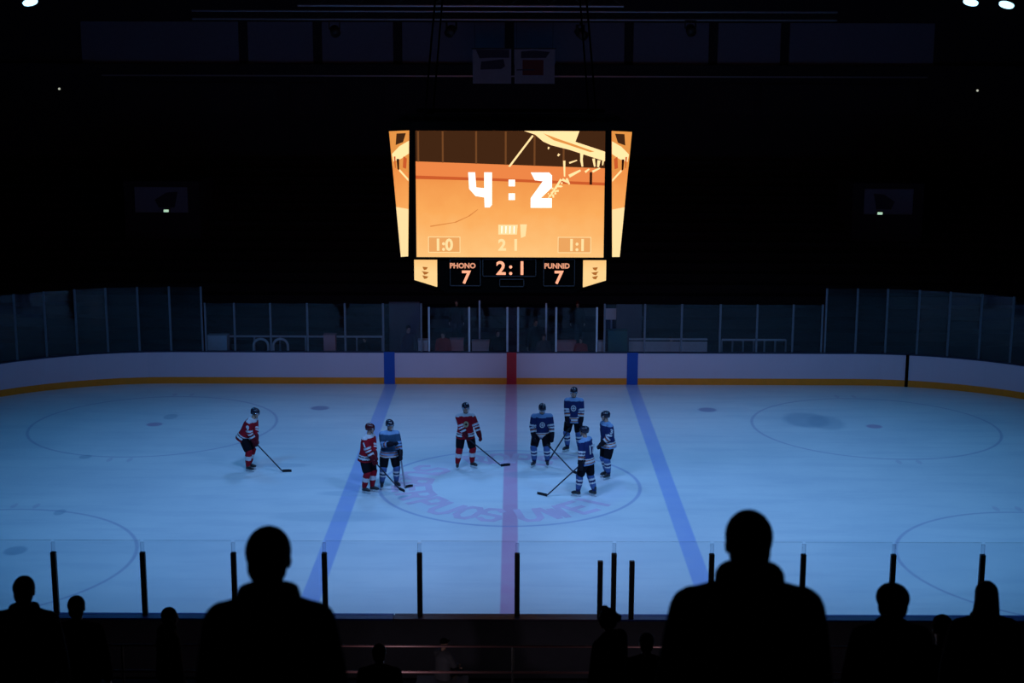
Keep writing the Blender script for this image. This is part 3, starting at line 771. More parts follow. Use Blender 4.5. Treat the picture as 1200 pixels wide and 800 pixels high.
w = bpy.data.worlds.new('world'); SC.world = w; w.use_nodes = True
bg = w.node_tree.nodes['Background']; bg.inputs[0].default_value = (0.05, 0.06, 0.1, 1); bg.inputs[1].default_value = 0.02
#PEOPLE
# ------------------------------------------------------------------ people
def Rz(a): return Matrix.Rotation(a, 3, 'Z')
def ik(a, c, l1, l2, pole):
    a, c = Vector(a), Vector(c); d = c-a; L = min(max(d.length, 0.05), (l1+l2)*0.998); u = d.normalized(); c = a+u*L
    x = (l1*l1-l2*l2+L*L)/(2*L); h = math.sqrt(max(l1*l1-x*x, 0.0))
    p = Vector(pole); p = (p-u*p.dot(u))
    p = p.normalized() if p.length > 1e-5 else Vector((0, 1, 0))
    return a+u*x+p*h, c

class Rig:
    """joint positions of a figure that faces -Y, standing on z = 0"""
    def __init__(s, S=1.0, lift=0.0, lean=0.0, twist=0.0, hip=None, hipy=None, feet=None, hands=None, head=(0, 0), shoulder=0.19, elbow=(0.5, 0.6, -0.4), side=0.0):
        s.S = S
        hz = (0.93 if hip is None else hip) + lift
        s.hip = Vector((0, (lean*0.18 if hipy is None else hipy), hz))
        s.sp = Vector((math.sin(side), -math.sin(lean), math.cos(lean))).normalized()
        s.Lr = (Rz(twist) @ Vector((1, 0, 0))); s.Lr = (s.Lr - s.sp*s.Lr.dot(s.sp)).normalized()
        s.Dp = s.sp.cross(s.Lr).normalized()                       # points to the back
        s.chest = s.hip + s.sp*0.34; s.neck = s.hip + s.sp*0.545
        s.sh = {k: s.hip + s.sp*0.452 + s.Lr*(k*shoulder) for k in (-1, 1)}
        hd = (s.sp*0.45 + Vector((0, 0, 1))*0.55).normalized()
        yaw, pit = head
        s.Rh = Rz(yaw) @ Matrix.Rotation(pit, 3, 'X')               # pitch > 0 looks down
        s.head = s.neck + hd*0.135 + s.Rh @ Vector((0, -0.03, 0.03))
        feet = feet or {-1: (-0.11, 0.0, -0.15), 1: (0.11, 0.0, 0.15)}
        s.feet = feet; s.ank = {}; s.kn = {}; s.hj = {}
        for k in (-1, 1):
            fx, fy, fa = feet[k]
            s.hj[k] = s.hip + Vector((k*0.095, 0, -0.02))
            pole = Rz(fa) @ Vector((k*0.1, -1, 0.0))
            s.kn[k], s.ank[k] = ik(s.hj[k], (fx, fy, 0.085+lift), 0.425, 0.415, pole)
        s.el = {}; s.wr = {}
        for k in (-1, 1):
            t = (hands or {}).get(k)
            if t is None: t = s.sh[k] + Vector((k*0.09, -0.05, -0.53))
            s.el[k], s.wr[k] = ik(s.sh[k], t, 0.285, 0.255, Vector((k*elbow[0], elbow[1], elbow[2])))

def add_hand(bm, w, d, k, up, curl=0.5):
    """palm, four unequal curled fingers and a thumb leaving the side of the palm"""
    d = d.normalized(); side = d.cross(up).normalized(); nrm = side.cross(d).normalized()
    B = Matrix((side, d, nrm)).transposed()
    ball(bm, w+d*0.05, (0.040, 0.052, 0.017), B, 12, 8)
    for i, (ln, off) in enumerate(((0.078, -0.028), (0.088, -0.009), (0.082, 0.010), (0.064, 0.028))):
        p0 = w+d*0.085+side*off; a = curl*0.7
        p1 = p0+(d*math.cos(a)-nrm*math.sin(a))*ln*0.45; a += curl
        p2 = p1+(d*math.cos(a)-nrm*math.sin(a))*ln*0.32; a += curl*0.8
        p3 = p2+(d*math.cos(a)-nrm*math.sin(a))*ln*0.25
        tube(bm, [w+d*0.05+side*off*0.8, p0, p1, p2, p3], [0.010, 0.0105, 0.0095, 0.0085, 0.0075], 8)
    s2 = -side
    t0 = w+d*0.02+s2*0.03; t1 = t0+(d*0.6+s2*0.7-nrm*0.25).normalized()*0.04; t2 = t1+(d*0.9+s2*0.2-nrm*0.4).normalized()*0.033
    tube(bm, [w+d*0.02+s2*0.012, t0, t1, t2], [0.014, 0.014, 0.011, 0.009], 8)

def body_mesh(r, parent, vox, slim=1.0, hands=True):
    bm = bmesh.new(); h, R = r.head, r.Rh
    H = lambda x, y, z: h + R @ Vector((x, y, z))
    ball(bm, H(0, 0.012, 0.025), (0.074, 0.094, 0.092), R); ball(bm, H(0, -0.022, -0.045), (0.058, 0.068, 0.075), R)   # cranium, face and jaw
    ball(bm, H(0, -0.058, -0.098), (0.026, 0.024, 0.020), R)                                                          # chin
    tube(bm, [H(0, -0.086, 0.012), H(0, -0.108, -0.028), H(0, -0.092, -0.036)], [0.010, 0.014, 0.012], 8)              # nose
    tube(bm, [H(-0.045, -0.074, 0.022), H(0, -0.090, 0.026), H(0.045, -0.074, 0.022)], 0.013, 8)                       # brow
    tube(bm, [H(-0.022, -0.082, -0.066), H(0, -0.090, -0.065), H(0.022, -0.082, -0.066)], 0.009, 8)                    # lips
    for k in (-1, 1):
        ball(bm, H(k*0.077, 0.012, -0.010), (0.012, 0.024, 0.034), R, 10, 8)                                           # ears
        ball(bm, H(k*0.036, -0.066, -0.022), (0.022, 0.020, 0.020), R, 10, 8)                                          # cheeks
    tube(bm, [r.neck - r.sp*0.05, r.neck+r.sp*0.03, H(0, 0.018, -0.06)], [0.062, 0.056, 0.054], 14)
    loft(bm, [(r.hip - r.sp*0.10, 0.13*slim, 0.095*slim), (r.hip, 0.155*slim, 0.105*slim), (r.hip+r.sp*0.16, 0.13*slim, 0.092*slim), (r.chest, 0.155*slim, 0.105*slim), (r.hip+r.sp*0.46, 0.155*slim, 0.09*slim), (r.neck-r.sp*0.02, 0.07, 0.06)], r.Lr, r.Dp)
    for k in (-1, 1):
        tube(bm, [r.neck - r.sp*0.05, r.sh[k]], [0.055, 0.058*slim], 12)
        tube(bm, [r.sh[k], r.el[k], r.wr[k]], [0.056*slim, 0.043*slim, 0.030], 12)
        tube(bm, [r.hj[k], (r.hj[k]+r.kn[k])/2, r.kn[k], r.kn[k]*0.6+r.ank[k]*0.4, r.ank[k]], [0.09*slim, 0.08*slim, 0.056, 0.056, 0.036], 12)
        f = Rz(r.feet[k][2]) @ Vector((0, -1, 0))
        tube(bm, [r.ank[k], r.ank[k]+f*0.07-Vector((0,0,.035)), r.ank[k]+f*0.15-Vector((0,0,.05))], [0.036, 0.034, 0.026], 10)
        if hands:
            d = (r.wr[k]-r.el[k]).normalized(); up = r.Lr*k if abs(d.z) > 0.6 else Vector((0, 0, 1))
            up = (up - d*up.dot(d)).normalized()
            add_hand(bm, r.wr[k], d, k, up)
    b = fuse('body', bm, M['skin'], parent, vox, smooth_it=1)
    for k in (-1, 1):
        bm = bmesh.new(); ball(bm, H(k*0.031, -0.078, 0.004), (0.012, 0.009, 0.008), R, 10, 8); link('eye', bm, M['eye'], b, smooth=True)
    return b

def seg_dist(p, a, b):
    ab = b-a; t = max(0, min(1, (p-a).dot(ab)/ab.length_squared)); return (p-(a+ab*t)).length, t

TEAM = {
 'red': dict(main='red', yoke='white', trim='white', trim2='short', hem='red', sock='red', glove='glove_red', helmet='helmet_dark'),
 'blue': dict(main='navy', yoke='sky', trim='white', trim2='orange', hem='sky', sock='sock_blue', glove='glove', helmet='helmet_dark'),
 'teal': dict(main='teal', yoke='sky', trim='sky', trim2='orange', hem='white', sock='sock_blue', glove='glove', helmet='helmet_dark'),
}
def player(label, loc, rz, team, rig, crest=True, number=None, helmet=None, S=1.0, arm_no=None):
    T = TEAM[team]
    t = empty('person', loc, rz); t.scale = (S, S, S); tag(t, label, 'person', 'ice hockey players on the ice')
    r = rig; V = 0.014
    body_mesh(r, t, 0.012, 0.95)
    # jersey
    bm = bmesh.new()
    loft(bm, [(r.hip - r.sp*0.14, 0.262, 0.192), (r.hip - r.sp*0.04, 0.245, 0.182), (r.hip+r.sp*0.12, 0.208, 0.155), (r.chest, 0.220, 0.165), (r.hip+r.sp*0.43, 0.200, 0.145), (r.hip+r.sp*0.50, 0.135, 0.115), (r.hip+r.sp*0.555, 0.078, 0.078)], r.Lr, r.Dp, 28)
    for k in (-1, 1):
        ball(bm, r.sh[k], 0.092); tube(bm, [r.neck-r.sp*0.04, r.sh[k]], [0.07, 0.085], 12)
        w = r.wr[k]-(r.wr[k]-r.el[k]).normalized()*0.02
        tube(bm, [r.sh[k], (r.sh[k]+r.el[k])/2, r.el[k], w], [0.092, 0.088, 0.080, 0.064], 14)
    names = [T['main'], T['yoke'], T['trim'], T['trim2'], T['hem']]
    def cls(p):
        h = (p-r.hip).dot(r.sp); lat = (p-r.hip).dot(r.Lr)
        k = 1 if lat > 0 else -1; yk = h > 0.47
        d1, t1 = seg_dist(p, r.sh[k], r.el[k]); d2, t2 = seg_dist(p, r.el[k], r.wr[k])
        # distance to the trunk axis, flattened
        tr = math.hypot(lat/0.225, (p-r.hip).dot(r.Dp)/0.165)
        if min(d1, d2) < 0.105 and tr > (0.93 if h > 0.06 else 1.10):
            if d1 <= d2:
                return 1 if t1 < 0.06 and yk else (2 if 0.72 < t1 < 0.9 else 0)
            return 2 if t2 < 0.16 else (3 if 0.26 < t2 < 0.36 else (2 if 0.36 < t2 < 0.62 else 0))
        if h > (0.492 if team == 'red' else 0.475): return 1
        if h < -0.095: return 4
        if h < -0.072: return 3
        if h < -0.020: return 2
        if h < 0.004: return 3
        if h < 0.030: return 2
        return 0
    j = fuse('jersey', bm, [M[n] for n in names], t, V, cls)
    f = -r.Dp
    B = Matrix((r.Lr, r.sp, f)).transposed().to_4x4()
    if crest:
        c = r.hip + r.sp*0.29 + f*0.168
        bm = bmesh.new()
        n = 20
        for r0, r1 in ((0.085, 0.060),):
            for i in range(n):
                a, b = 2*PI*i/n, 2*PI*(i+1)/n
                q = [(r0*math.cos(a)*.85, r0*math.sin(a)), (r0*math.cos(b)*.85, r0*math.sin(b)), (r1*math.cos(b)*.85, r1*math.sin(b)), (r1*math.cos(a)*.85, r1*math.sin(a))]
                prism(bm, [(x, y, 0) for x, y in q], (0, 0, 0.014))
        bm.transform(Matrix.Translation(c) @ B); link('crest_ring', bm, M['gold' if team == 'red' else 'white'], j)
        bm = bmesh.new()
        pts = []
        for i in range(8):
            a = PI/2+i*PI/4; q = 0.05 if i % 2 == 0 else 0.02
            pts.append((q*math.cos(a), q*math.sin(a), 0))
        if team == 'red':
            prism(bm, [(0.062*math.cos(2*PI*i/16)*.85, 0.062*math.sin(2*PI*i/16), -0.006) for i in range(16)], (0, 0, 0.014)); bm.transform(Matrix.Translation(c) @ B); link('crest_field', bm, M['gold'], j); bm = bmesh.new()
        prism(bm, pts, (0, 0, 0.016)); bm.transform(Matrix.Translation(c) @ B); link('crest_star', bm, M['short'] if team == 'red' else M['white'], j)
    if number:
        bb = Matrix((-r.Lr, r.sp, r.Dp)).transposed().to_4x4()
        bm = bmesh.new(); text_into(bm, number, 0.30, Matrix.Translation(r.hip+r.sp*0.24+r.Dp*0.172) @ bb, bold=0.01, extrude=0.006); link('number', bm, M['white'], j)
    if arm_no:
        k, s_ = arm_no
        c = r.sh[k]*0.55+r.el[k]*0.45; out = (r.Lr*k); ax = (r.sh[k]-r.el[k]).normalized(); out = (out-ax*out.dot(ax)).normalized(); sd = ax.cross(out)
        bm = bmesh.new(); text_into(bm, s_, 0.17, Matrix.Translation(c+out*0.094) @ Matrix((sd, ax, out)).transposed().to_4x4(), bold=0.008, extrude=0.006); link('sleeve_number', bm, M['white'], j)
    # padded shorts
    bm = bmesh.new()
    loft(bm, [(r.hip - Vector((0,0,.16)), 0.195, 0.155), (r.hip-Vector((0,0,.05)), 0.20, 0.155), (r.hip+r.sp*0.10, 0.18, 0.135)], r.Lr, r.Dp, 24)
    for k in (-1, 1):
        e = r.kn[k]+(r.hj[k]-r.kn[k]).normalized()*0.06
        tube(bm, [r.hj[k]-Vector((0,0,.02))+Vector((k*0.012,0,0)), (r.hj[k]+e)/2+Vector((k*0.012,0,0)), e], [0.125, 0.125, 0.112], 16)
    fuse('pants', bm, M['short'], t, V)
    for k in (-1, 1):
        kn, an = r.kn[k], r.ank[k]
        bm = bmesh.new(); fw = Rz(r.feet[k][2]) @ Vector((0, -1, 0))
        tube(bm, [kn+(r.hj[k]-kn).normalized()*0.05, kn+fw*0.02, kn*0.65+an*0.35, kn*0.3+an*0.7, an+Vector((0,0,.02))], [0.090, 0.096, 0.092, 0.078, 0.060], 16)
        def scl(p, kn=kn, an=an):
            q = seg_dist(p, kn, an)[1]
            if team == 'red': return 1 if 0.30 < q < 0.58 else (0 if q < 0.9 else 2)
            return 1 if 0.22 < q < 0.34 or 0.46 < q < 0.56 else (2 if 0.34 <= q <= 0.46 or q > 0.86 else 0)
        fuse('sock', bm, [M[T['sock']], M['white'], M[T['main']] if team != 'red' else M['red']], t, 0.012, scl)
        sk = empty('skate', (0, 0, 0), parent=t)
        fx, fy, fa = r.feet[k]
        base = Vector((an.x, an.y, 0))
        Rm = Matrix.Translation(base) @ Matrix.Rotation(fa, 4, 'Z')
        bm = bmesh.new()
        tube(bm, [(0, 0.005, 0.235), (0, 0.0, 0.17), (0, 0.01, 0.115)], [0.058, 0.054, 0.05], 14)
        loft(bm, [((0, -0.055, 0.072), 0.040, 0.125), ((0, -0.058, 0.10), 0.045, 0.135), ((0, -0.05, 0.13), 0.040, 0.115), ((0, -0.03, 0.155), 0.034, 0.075)], Vector((1,0,0)), Vector((0,1,0)), 18)
        bm.transform(Rm); fuse('boot', bm, M['boot'], sk, 0.012)
        bm = bmesh.new()
        for yy in (0.035, -0.13): box(bm, -0.016, 0.016, yy-0.035, yy+0.035, 0.028, 0.078, bev=0.006)
        box(bm, -0.009, 0.009, -0.17, 0.08, 0.022, 0.036, bev=0.003)
        bm.transform(Rm); link('blade_holder', bm, M['holder'], sk)
        bm = bmesh.new(); prism(bm, [(-0.003, y, z) for y, z in ((0.085, 0.024), (0.075, 0.004), (0.03, 0.0), (-0.14, 0.0), (-0.185, 0.008), (-0.195, 0.024))], (0.006, 0, 0)); bm.transform(Rm); link('skate_blade', bm, M['alu'], sk)
    # gloves with cuff, four finger rolls and thumb
    for k in (-1, 1):
        d = (r.wr[k]-r.el[k]).normalized(); up = Vector((0, 0, 1)) if abs(d.z) < 0.7 else r.Lr*k
        up = (up-d*up.dot(d)).normalized(); sd = d.cross(up); Bm = Matrix((sd, d, up)).transposed(); w = r.wr[k]
        bm = bmesh.new()
        tube(bm, [w-d*0.10, w-d*0.02, w+d*0.03], [0.074, 0.068, 0.058], 14)
        ball(bm, w+d*0.07, (0.062, 0.062, 0.045), Bm)
        for i in range(4):
            o = w+sd*(-0.045+0.03*i)
            tube(bm, [o+d*0.09+up*0.022, o+d*0.145+up*0.012, o+d*0.16-up*0.03, o+d*0.115-up*0.052], [0.020, 0.021, 0.019, 0.016], 8)
        tube(bm, [w+d*0.04-sd*0.05, w+d*0.09-sd*0.075, w+d*0.12-sd*0.06-up*0.03], [0.024, 0.024, 0.019], 8)
        fuse('glove', bm, M[T['glove']], t, 0.012)
    # helmet
    h, R = r.head, r.Rh
    bm = bmesh.new(); Hh = lambda x, y, z: h + R @ Vector((x, y, z))
    secs = [(Hh(0, 0.012, -0.035), .100, .098), (Hh(0, 0.012, 0.03), .104, .128), (Hh(0, 0.014, 0.075), .099, .124), (Hh(0, 0.018, 0.115), .078, .098), (Hh(0, 0.02, 0.138), .040, .055)]
    secs[0] = (Hh(0, 0.045, -0.035), .098, .078)
    loft(bm, secs, R @ Vector((1,0,0)), R @ Vector((0,1,0)), 24, power=2.2)
    hm = fuse('helmet', bm, M[helmet or T['helmet']], t, 0.010)
    bm = bmesh.new()
    for i in range(8):
        a0, a1 = -1.15+i*2.3/8, -1.15+(i+1)*2.3/8
        p = lambda a, z: Hh(math.sin(a)*0.108, -math.cos(a)*0.126+0.012, z)
        poly(bm, [p(a0, 0.035), p(a1, 0.035), p(a1, -0.020), p(a0, -0.020)])
    bmesh.ops.remove_doubles(bm, verts=bm.verts[:], dist=1e-4)
    bmesh.ops.solidify(bm, geom=bm.faces[:], thickness=0.003)
    link('visor', bm, M['glass'], hm, smooth=True)
    bm = bmesh.new(); tube(bm, [Hh(-0.085, -0.03, -0.03), Hh(-0.05, -0.07, -0.115), Hh(0, -0.075, -0.135), Hh(0.05, -0.07, -0.115), Hh(0.085, -0.03, -0.03)], 0.006, 6); link('chin_strap', bm, M['short'], hm)
    return t

def stick(label, top, heel, tip, m='shaft'):
    top, heel, tip = Vector(top), Vector(heel), Vector(tip)
    heel = Vector((heel.x, heel.y, 0.03)); tip = Vector((tip.x, tip.y, 0.03))
    t = empty('hockey_stick', (heel.x, heel.y, 0)); tag(t, label, 'hockey stick', 'hockey sticks held by the players')
    o = Vector((heel.x, heel.y, 0)); d = (top-heel).normalized()
    bd = (tip-heel); bl = max(0.26, min(bd.length, 0.34)); bd.normalize()
    bm = bmesh.new(); tube(bm, [heel-o+d*0.02, top-o], [0.025, 0.025], 8, flat=0.75); link('shaft', bm, M[m], t)
    bm = bmesh.new(); tube(bm, [top-o-d*0.12, top-o+d*0.01], 0.029, 10); link('grip_tape', bm, M['tape'], t)
    bm = bmesh.new(); nrm = bd.cross(Vector((0,0,1))).normalized()
    n = 8; L = []
    for i in range(n+1):
        u = i/n; c = heel-o+bd*bl*u+nrm*(0.03*u*u); hh = 0.045*(1 if u < 0.85 else 0.8); th = 0.013
        L.append([bm.verts.new(c+nrm*a*th+Vector((0,0,b))) for a, b in ((-1, -0.027), (1, -0.027), (1, hh), (-1, hh))])
    for a, b in zip(L, L[1:]):
        for k in range(4): bm.faces.new((a[k], a[(k+1)%4], b[(k+1)%4], b[k]))
    bm.faces.new(L[0][::-1]); bm.faces.new(L[-1]); link('blade', bm, M['tape'], t)
    return t

def local(pt, loc, rz, S=1.0):
    return Rz(-rz) @ ((Vector(pt)-Vector(loc))/S)

D = math.radians
def put(px, py): 
    q = on_floor(px, py); return Vector((q.x, q.y, 0))

# -- red player bent over his stick at the left
SP = 1.075
L1 = put(292, 551); a1 = D(72)
h1, h2 = at(297.5, 517, L1.y-0.2), at(301, 521.5, L1.y-0.25)
r = Rig(lift=0.07, lean=D(29), hip=0.915, hipy=0.09, feet={-1: (-0.11, -0.03, -0.1), 1: (0.11, 0.04, 0.15)}, hands={-1: local(h1, L1, a1, SP), 1: local(h2, L1, a1, SP)}, head=(0.0, 0.25), shoulder=0.178, elbow=(0.8, 0.5, 0.1))
player('person in a red hockey jersey bent forward over a stick, alone at the left', L1, a1, 'red', r, crest=False, S=SP, arm_no=(-1, '9'))
hl, tp = on_floor(331, 553), on_floor(339, 552.5)
stick('dark stick of the lone player bent forward at the left', at(294, 513, L1.y-0.25), hl, tp)

# -- red player seen from the side, left pair
L2 = put(431.5, 577); a2 = D(62)
h1, h2 = at(437, 538, L2.y-0.28), at(441, 543, L2.y-0.36)
r = Rig(lift=0.07, lean=D(8), feet={-1: (-0.10, 0.05, 0.0), 1: (0.10, -0.06, 0.25)}, hands={-1: local(h1, L2, a2, SP), 1: local(h2, L2, a2, SP)}, head=(0.35, 0.1), shoulder=0.178, elbow=(0.8, 0.7, -0.2))
player('person in a red hockey jersey, left of the pair by the left blue line', L2, a2, 'red', r, crest=False, S=SP, helmet='helmet_red', arm_no=(-1, '1'))
stick('dark stick crossing in front of the legs of the left pair of players', at(433, 534, L2.y-0.25), on_floor(468, 574), on_floor(474, 576))

# -- dark jersey player of the left pair
L3 = put(457, 571.5); a3 = D(14)
h1, h2 = at(459, 520, L3.y-0.3), at(469.5, 533, L3.y-0.15)
r = Rig(lift=0.07, lean=D(6), feet={-1: (-0.21, 0.0, -0.2), 1: (0.17, 0.02, 0.45)}, hands={-1: local(h1, L3, a3, SP), 1: local(h2, L3, a3, SP)}, head=(0.25, 0.12), shoulder=0.183, elbow=(0.8, 0.4, -0.4))
player('person in a dark teal hockey jersey, right of the pair by the left blue line', L3, a3, 'teal', r, crest=False, S=SP)
stick('pale thin stick hanging from the glove of the dark teal player', at(468.5, 527, L3.y-0.2), on_floor(474.5, 572), on_floor(482, 570), 'shaft_pale')

# -- red player facing the camera at centre
L4 = put(545.5, 548.5); a4 = D(8)
h1, h2 = at(547.5, 514, L4.y-0.2), at(562, 510, L4.y-0.15)
r = Rig(lift=0.07, lean=D(4), feet={-1: (-0.22, -0.02, -0.15), 1: (0.19, 0.05, 0.75)}, hands={-1: local(h1, L4, a4, SP), 1: local(h2, L4, a4, SP)}, head=(0.1, 0.08), shoulder=0.187, elbow=(0.9, 0.4, -0.3))
player('person in a red hockey jersey facing the camera, left of the red centre line', L4, a4, 'red', r, S=SP, arm_no=(-1, '7'))
stick('dark stick reaching from the red centre player to the red line', at(544.5, 510.5, L4.y-0.2), on_floor(587, 546.5), on_floor(597, 545))

# -- blue player looking down
L5 = put(634.5, 546); a5 = D(4)
h1, h2 = at(625.5, 511, L5.y-0.15), at(647.5, 516, L5.y-0.22)
r = Rig(lift=0.07, lean=D(16), hip=0.90, hipy=0.08, feet={-1: (-0.20, -0.02, -0.55), 1: (0.16, -0.04, -0.05)}, hands={-1: local(h1, L5, a5, SP), 1: local(h2, L5, a5, SP)}, head=(0.0, 0.5), shoulder=0.215, elbow=(0.9, 0.4, -0.2))
player('person in a navy hockey jersey looking down, first right of the red centre line', L5, a5, 'blue', r, S=SP)
stick('dark stick sloping down to the right from the navy player who looks down', at(642, 521, L5.y-0.45), on_floor(672, 554), on_floor(678, 556))

# -- tall blue player at the back
L6 = put(672, 529); a6 = D(-6)
h1, h2 = at(665, 503.5, L6.y-0.2), at(681, 501, L6.y-0.2)
r = Rig(lift=0.07, lean=D(3), feet={-1: (-0.17, 0.0, -0.75), 1: (0.16, 0.0, 0.1)}, hands={-1: local(h1, L6, a6, SP), 1: local(h2, L6, a6, SP)}, head=(-0.1, 0.08), shoulder=0.187, elbow=(0.9, 0.4, -0.3))
player('person in a navy hockey jersey facing the camera, farthest of the navy players', L6, a6, 'blue', r, S=SP*1.02)
stick('dark stick sloping down to the left from the farthest navy player', at(667, 502, L6.y-0.25), on_floor(645, 537.5), on_floor(640, 541))

# -- blue player seen from the side at the right
L7 = put(711, 560); a7 = D(-62)
h1, h2 = at(705, 520, L7.y-0.25), at(706.5, 516, L7.y+0.0)
r = Rig(lift=0.07, lean=D(6), feet={-1: (-0.10, 0.05, -0.1), 1: (0.11, -0.02, 0.25)}, hands={-1: local(h2, L7, a7, SP), 1: local(h1, L7, a7, SP)}, head=(-0.2, 0.05), shoulder=0.178, elbow=(0.8, 0.7, -0.2))
player('person in a navy hockey jersey standing in profile, rightmost player on the ice', L7, a7, 'blue', r, crest=False, S=SP, arm_no=(1, '3'))

# -- blue player seen from behind, nearest
L8 = put(686, 581.5); a8 = D(-122)
h1, h2 = at(680, 544, L8.y-0.25), at(683, 538, L8.y+0.1)
r = Rig(lift=0.07, lean=D(5), feet={-1: (-0.12, 0.19, -0.25), 1: (0.12, -0.15, 0.15)}, hands={-1: local(h2, L8, a8, SP), 1: local(h1, L8, a8, SP)}, head=(0.35, 0.0), shoulder=0.187, elbow=(0.8, 0.6, -0.2))
player('person in a navy hockey jersey seen from behind, nearest of the navy players', L8, a8, 'blue', r, crest=False, number='17', S=SP)
stick('dark stick reaching left along the ice from the nearest navy player', at(685, 540, L8.y-0.3), on_floor(641, 581.5), on_floor(629, 579))

# ---- spectators
def spectator(label, loc, rz, S, rig, coat='coat', hat=None, hood=None, vox=0.010, group=None, hair='hair', bulk=1.0, long_hair=False, trousers='jeans', detail=True):
    t = empty('person', loc, rz); t.scale = (S, S, S); tag(t, label, 'person', group)
    r = rig
    body_mesh(r, t, vox, 0.92, hands=detail)
    b = bulk; bm = bmesh.new()
    loft(bm, [(r.hip - r.sp*0.14, 0.205*b, 0.155*b), (r.hip+r.sp*0.02, 0.20*b, 0.15*b), (r.hip+r.sp*0.2, 0.195*b, 0.14*b), (r.chest, 0.205*b, 0.15*b), (r.hip+r.sp*0.43, 0.18*b, 0.13*b), (r.hip+r.sp*0.50, 0.12*b, 0.10*b), (r.neck+r.sp*0.0, 0.080, 0.08)], r.Lr, r.Dp, 28)
    for k in (-1, 1):
        ball(bm, r.sh[k], 0.084*b)
        tube(bm, [r.neck-r.sp*0.03+r.Lr*k*0.03, r.sh[k]], [0.072*b, 0.082*b], 14)
        w = r.wr[k]-(r.wr[k]-r.el[k]).normalized()*0.01
        tube(bm, [r.sh[k], (r.sh[k]+r.el[k])/2, r.el[k], (r.el[k]+w)/2, w], [0.088*b, 0.084*b, 0.075*b, 0.066*b, 0.052*b], 14)
    c = fuse('coat', bm, M[coat], t, max(vox, 0.012))
    if hood == 'collar':       # tall stand-up collar with a flat top edge
        bm = bmesh.new()
        loft(bm, [(r.neck-r.sp*0.09, 0.150, 0.120), (r.neck-r.sp*0.01+r.Dp*0.01, 0.130, 0.115), (r.neck+r.sp*0.055+r.Dp*0.02, 0.118, 0.105)], r.Lr, r.Dp, 24)
        fuse('collar', bm, M[coat], t, 0.010, smooth_it=1)
    elif hood == 'hood':       # padded hood bunched around the neck
        bm = bmesh.new(); n = 18; cc = r.neck+r.sp*0.045+r.Dp*0.035
        pts = [cc + r.Lr*0.070*math.cos(2*PI*i/n) + r.Dp*0.075*math.sin(2*PI*i/n) + r.sp*0.012*math.sin(2*PI*i/n) for i in range(n+1)]
        tube(bm, pts, 0.062, 14); ball(bm, cc+r.Dp*0.07-r.sp*0.08, (0.12, 0.07, 0.12)); ball(bm, cc-r.sp*0.05, (0.11, 0.09, 0.07))
        fuse('hood', bm, M[coat], t, 0.010)
    elif hood == 'scarf':
        bm = bmesh.new(); n = 16; cc = r.neck+r.sp*0.0
        tube(bm, [cc + r.Lr*0.075*math.cos(2*PI*i/n) + r.Dp*0.075*math.sin(2*PI*i/n) for i in range(n+1)], 0.045, 12); fuse('scarf', bm, M[coat], t, 0.010)
    bm = bmesh.new()
    loft(bm, [(r.hip - Vector((0,0,.12)), 0.16, 0.125), (r.hip+r.sp*0.08, 0.16, 0.12)], r.Lr, r.Dp, 20)
    for k in (-1, 1): tube(bm, [r.hj[k], (r.hj[k]+r.kn[k])/2, r.kn[k], r.ank[k]], [0.10, 0.09, 0.07, 0.055], 14)
    fuse('trousers', bm, M[trousers], t, max(vox, 0.014))
    for k in (-1, 1):
        bm = bmesh.new(); Rm = Matrix.Translation((r.ank[k].x, r.ank[k].y, 0)) @ Matrix.Rotation(r.feet[k][2], 4, 'Z')
        loft(bm, [((0, -0.06, 0.0), 0.046, 0.14), ((0, -0.06, 0.04), 0.046, 0.14), ((0, -0.045, 0.075), 0.042, 0.11), ((0, 0.0, 0.12), 0.042, 0.05)], Vector((1,0,0)), Vector((0,1,0)), 18)
        bm.transform(Rm); link('shoe', bm, M['shoe'], t, smooth=True)
    h, R = r.head, r.Rh; Hh = lambda x, y, z: h + R @ Vector((x, y, z))
    bm = bmesh.new()
    if hat == 'beanie':
        loft(bm, [(Hh(0, 0.02, -0.01), .086, .100), (Hh(0, 0.018, 0.05), .091, .110), (Hh(0, 0.02, 0.10), .078, .095), (Hh(0, 0.025, 0.135), .045, .055), (Hh(0, 0.025, 0.148), .015, .02)], R @ Vector((1,0,0)), R @ Vector((0,1,0)), 20)
        fuse('beanie', bm, M['beanie'], t, 0.010)
    elif hat == 'cap':
        loft(bm, [(Hh(0, 0.015, 0.02), .083, .102), (Hh(0, 0.015, 0.07), .082, .098), (Hh(0, 0.015, 0.115), .055, .07), (Hh(0, 0.015, 0.128), .02, .03)], R @ Vector((1,0,0)), R @ Vector((0,1,0)), 20)
        loft(bm, [(Hh(0, -0.11, 0.026), .072, .068), (Hh(0, -0.11, 0.036), .072, .066)], R @ Vector((1,0,0)), R @ Vector((0,1,0)), 20)
        ball(bm, Hh(0, 0.012, 0.13), 0.014)
        fuse('cap', bm, M['coat'], t, 0.009, smooth_it=2)
    else:
        g = 1.28 if hat == 'bushy' else 1.0
        ball(bm, Hh(0, 0.022, 0.030), (.090*g, .103*g, .100), R, 20, 14); ball(bm, Hh(0, 0.045, -0.03), (.080*g, .066*g, .080*g), R)
        if hat == 'bun': ball(bm, Hh(0.02, -0.02, 0.128), (.05, .045, .03), R); ball(bm, Hh(0, 0.12, 0.03), (.05, .05, .05), R)
        if long_hair:
            loft(bm, [(Hh(0, 0.05, 0.05), .085, .07), (Hh(0, 0.06, -0.08), .100, .06), (Hh(0.01, 0.07, -0.20), .115, .055), (Hh(0.02, 0.08, -0.28), .10, .04)], R @ Vector((1,0,0)), R @ Vector((0,1,0)), 20)
        fuse('hair', bm, M[hair], t, 0.009)
    return t

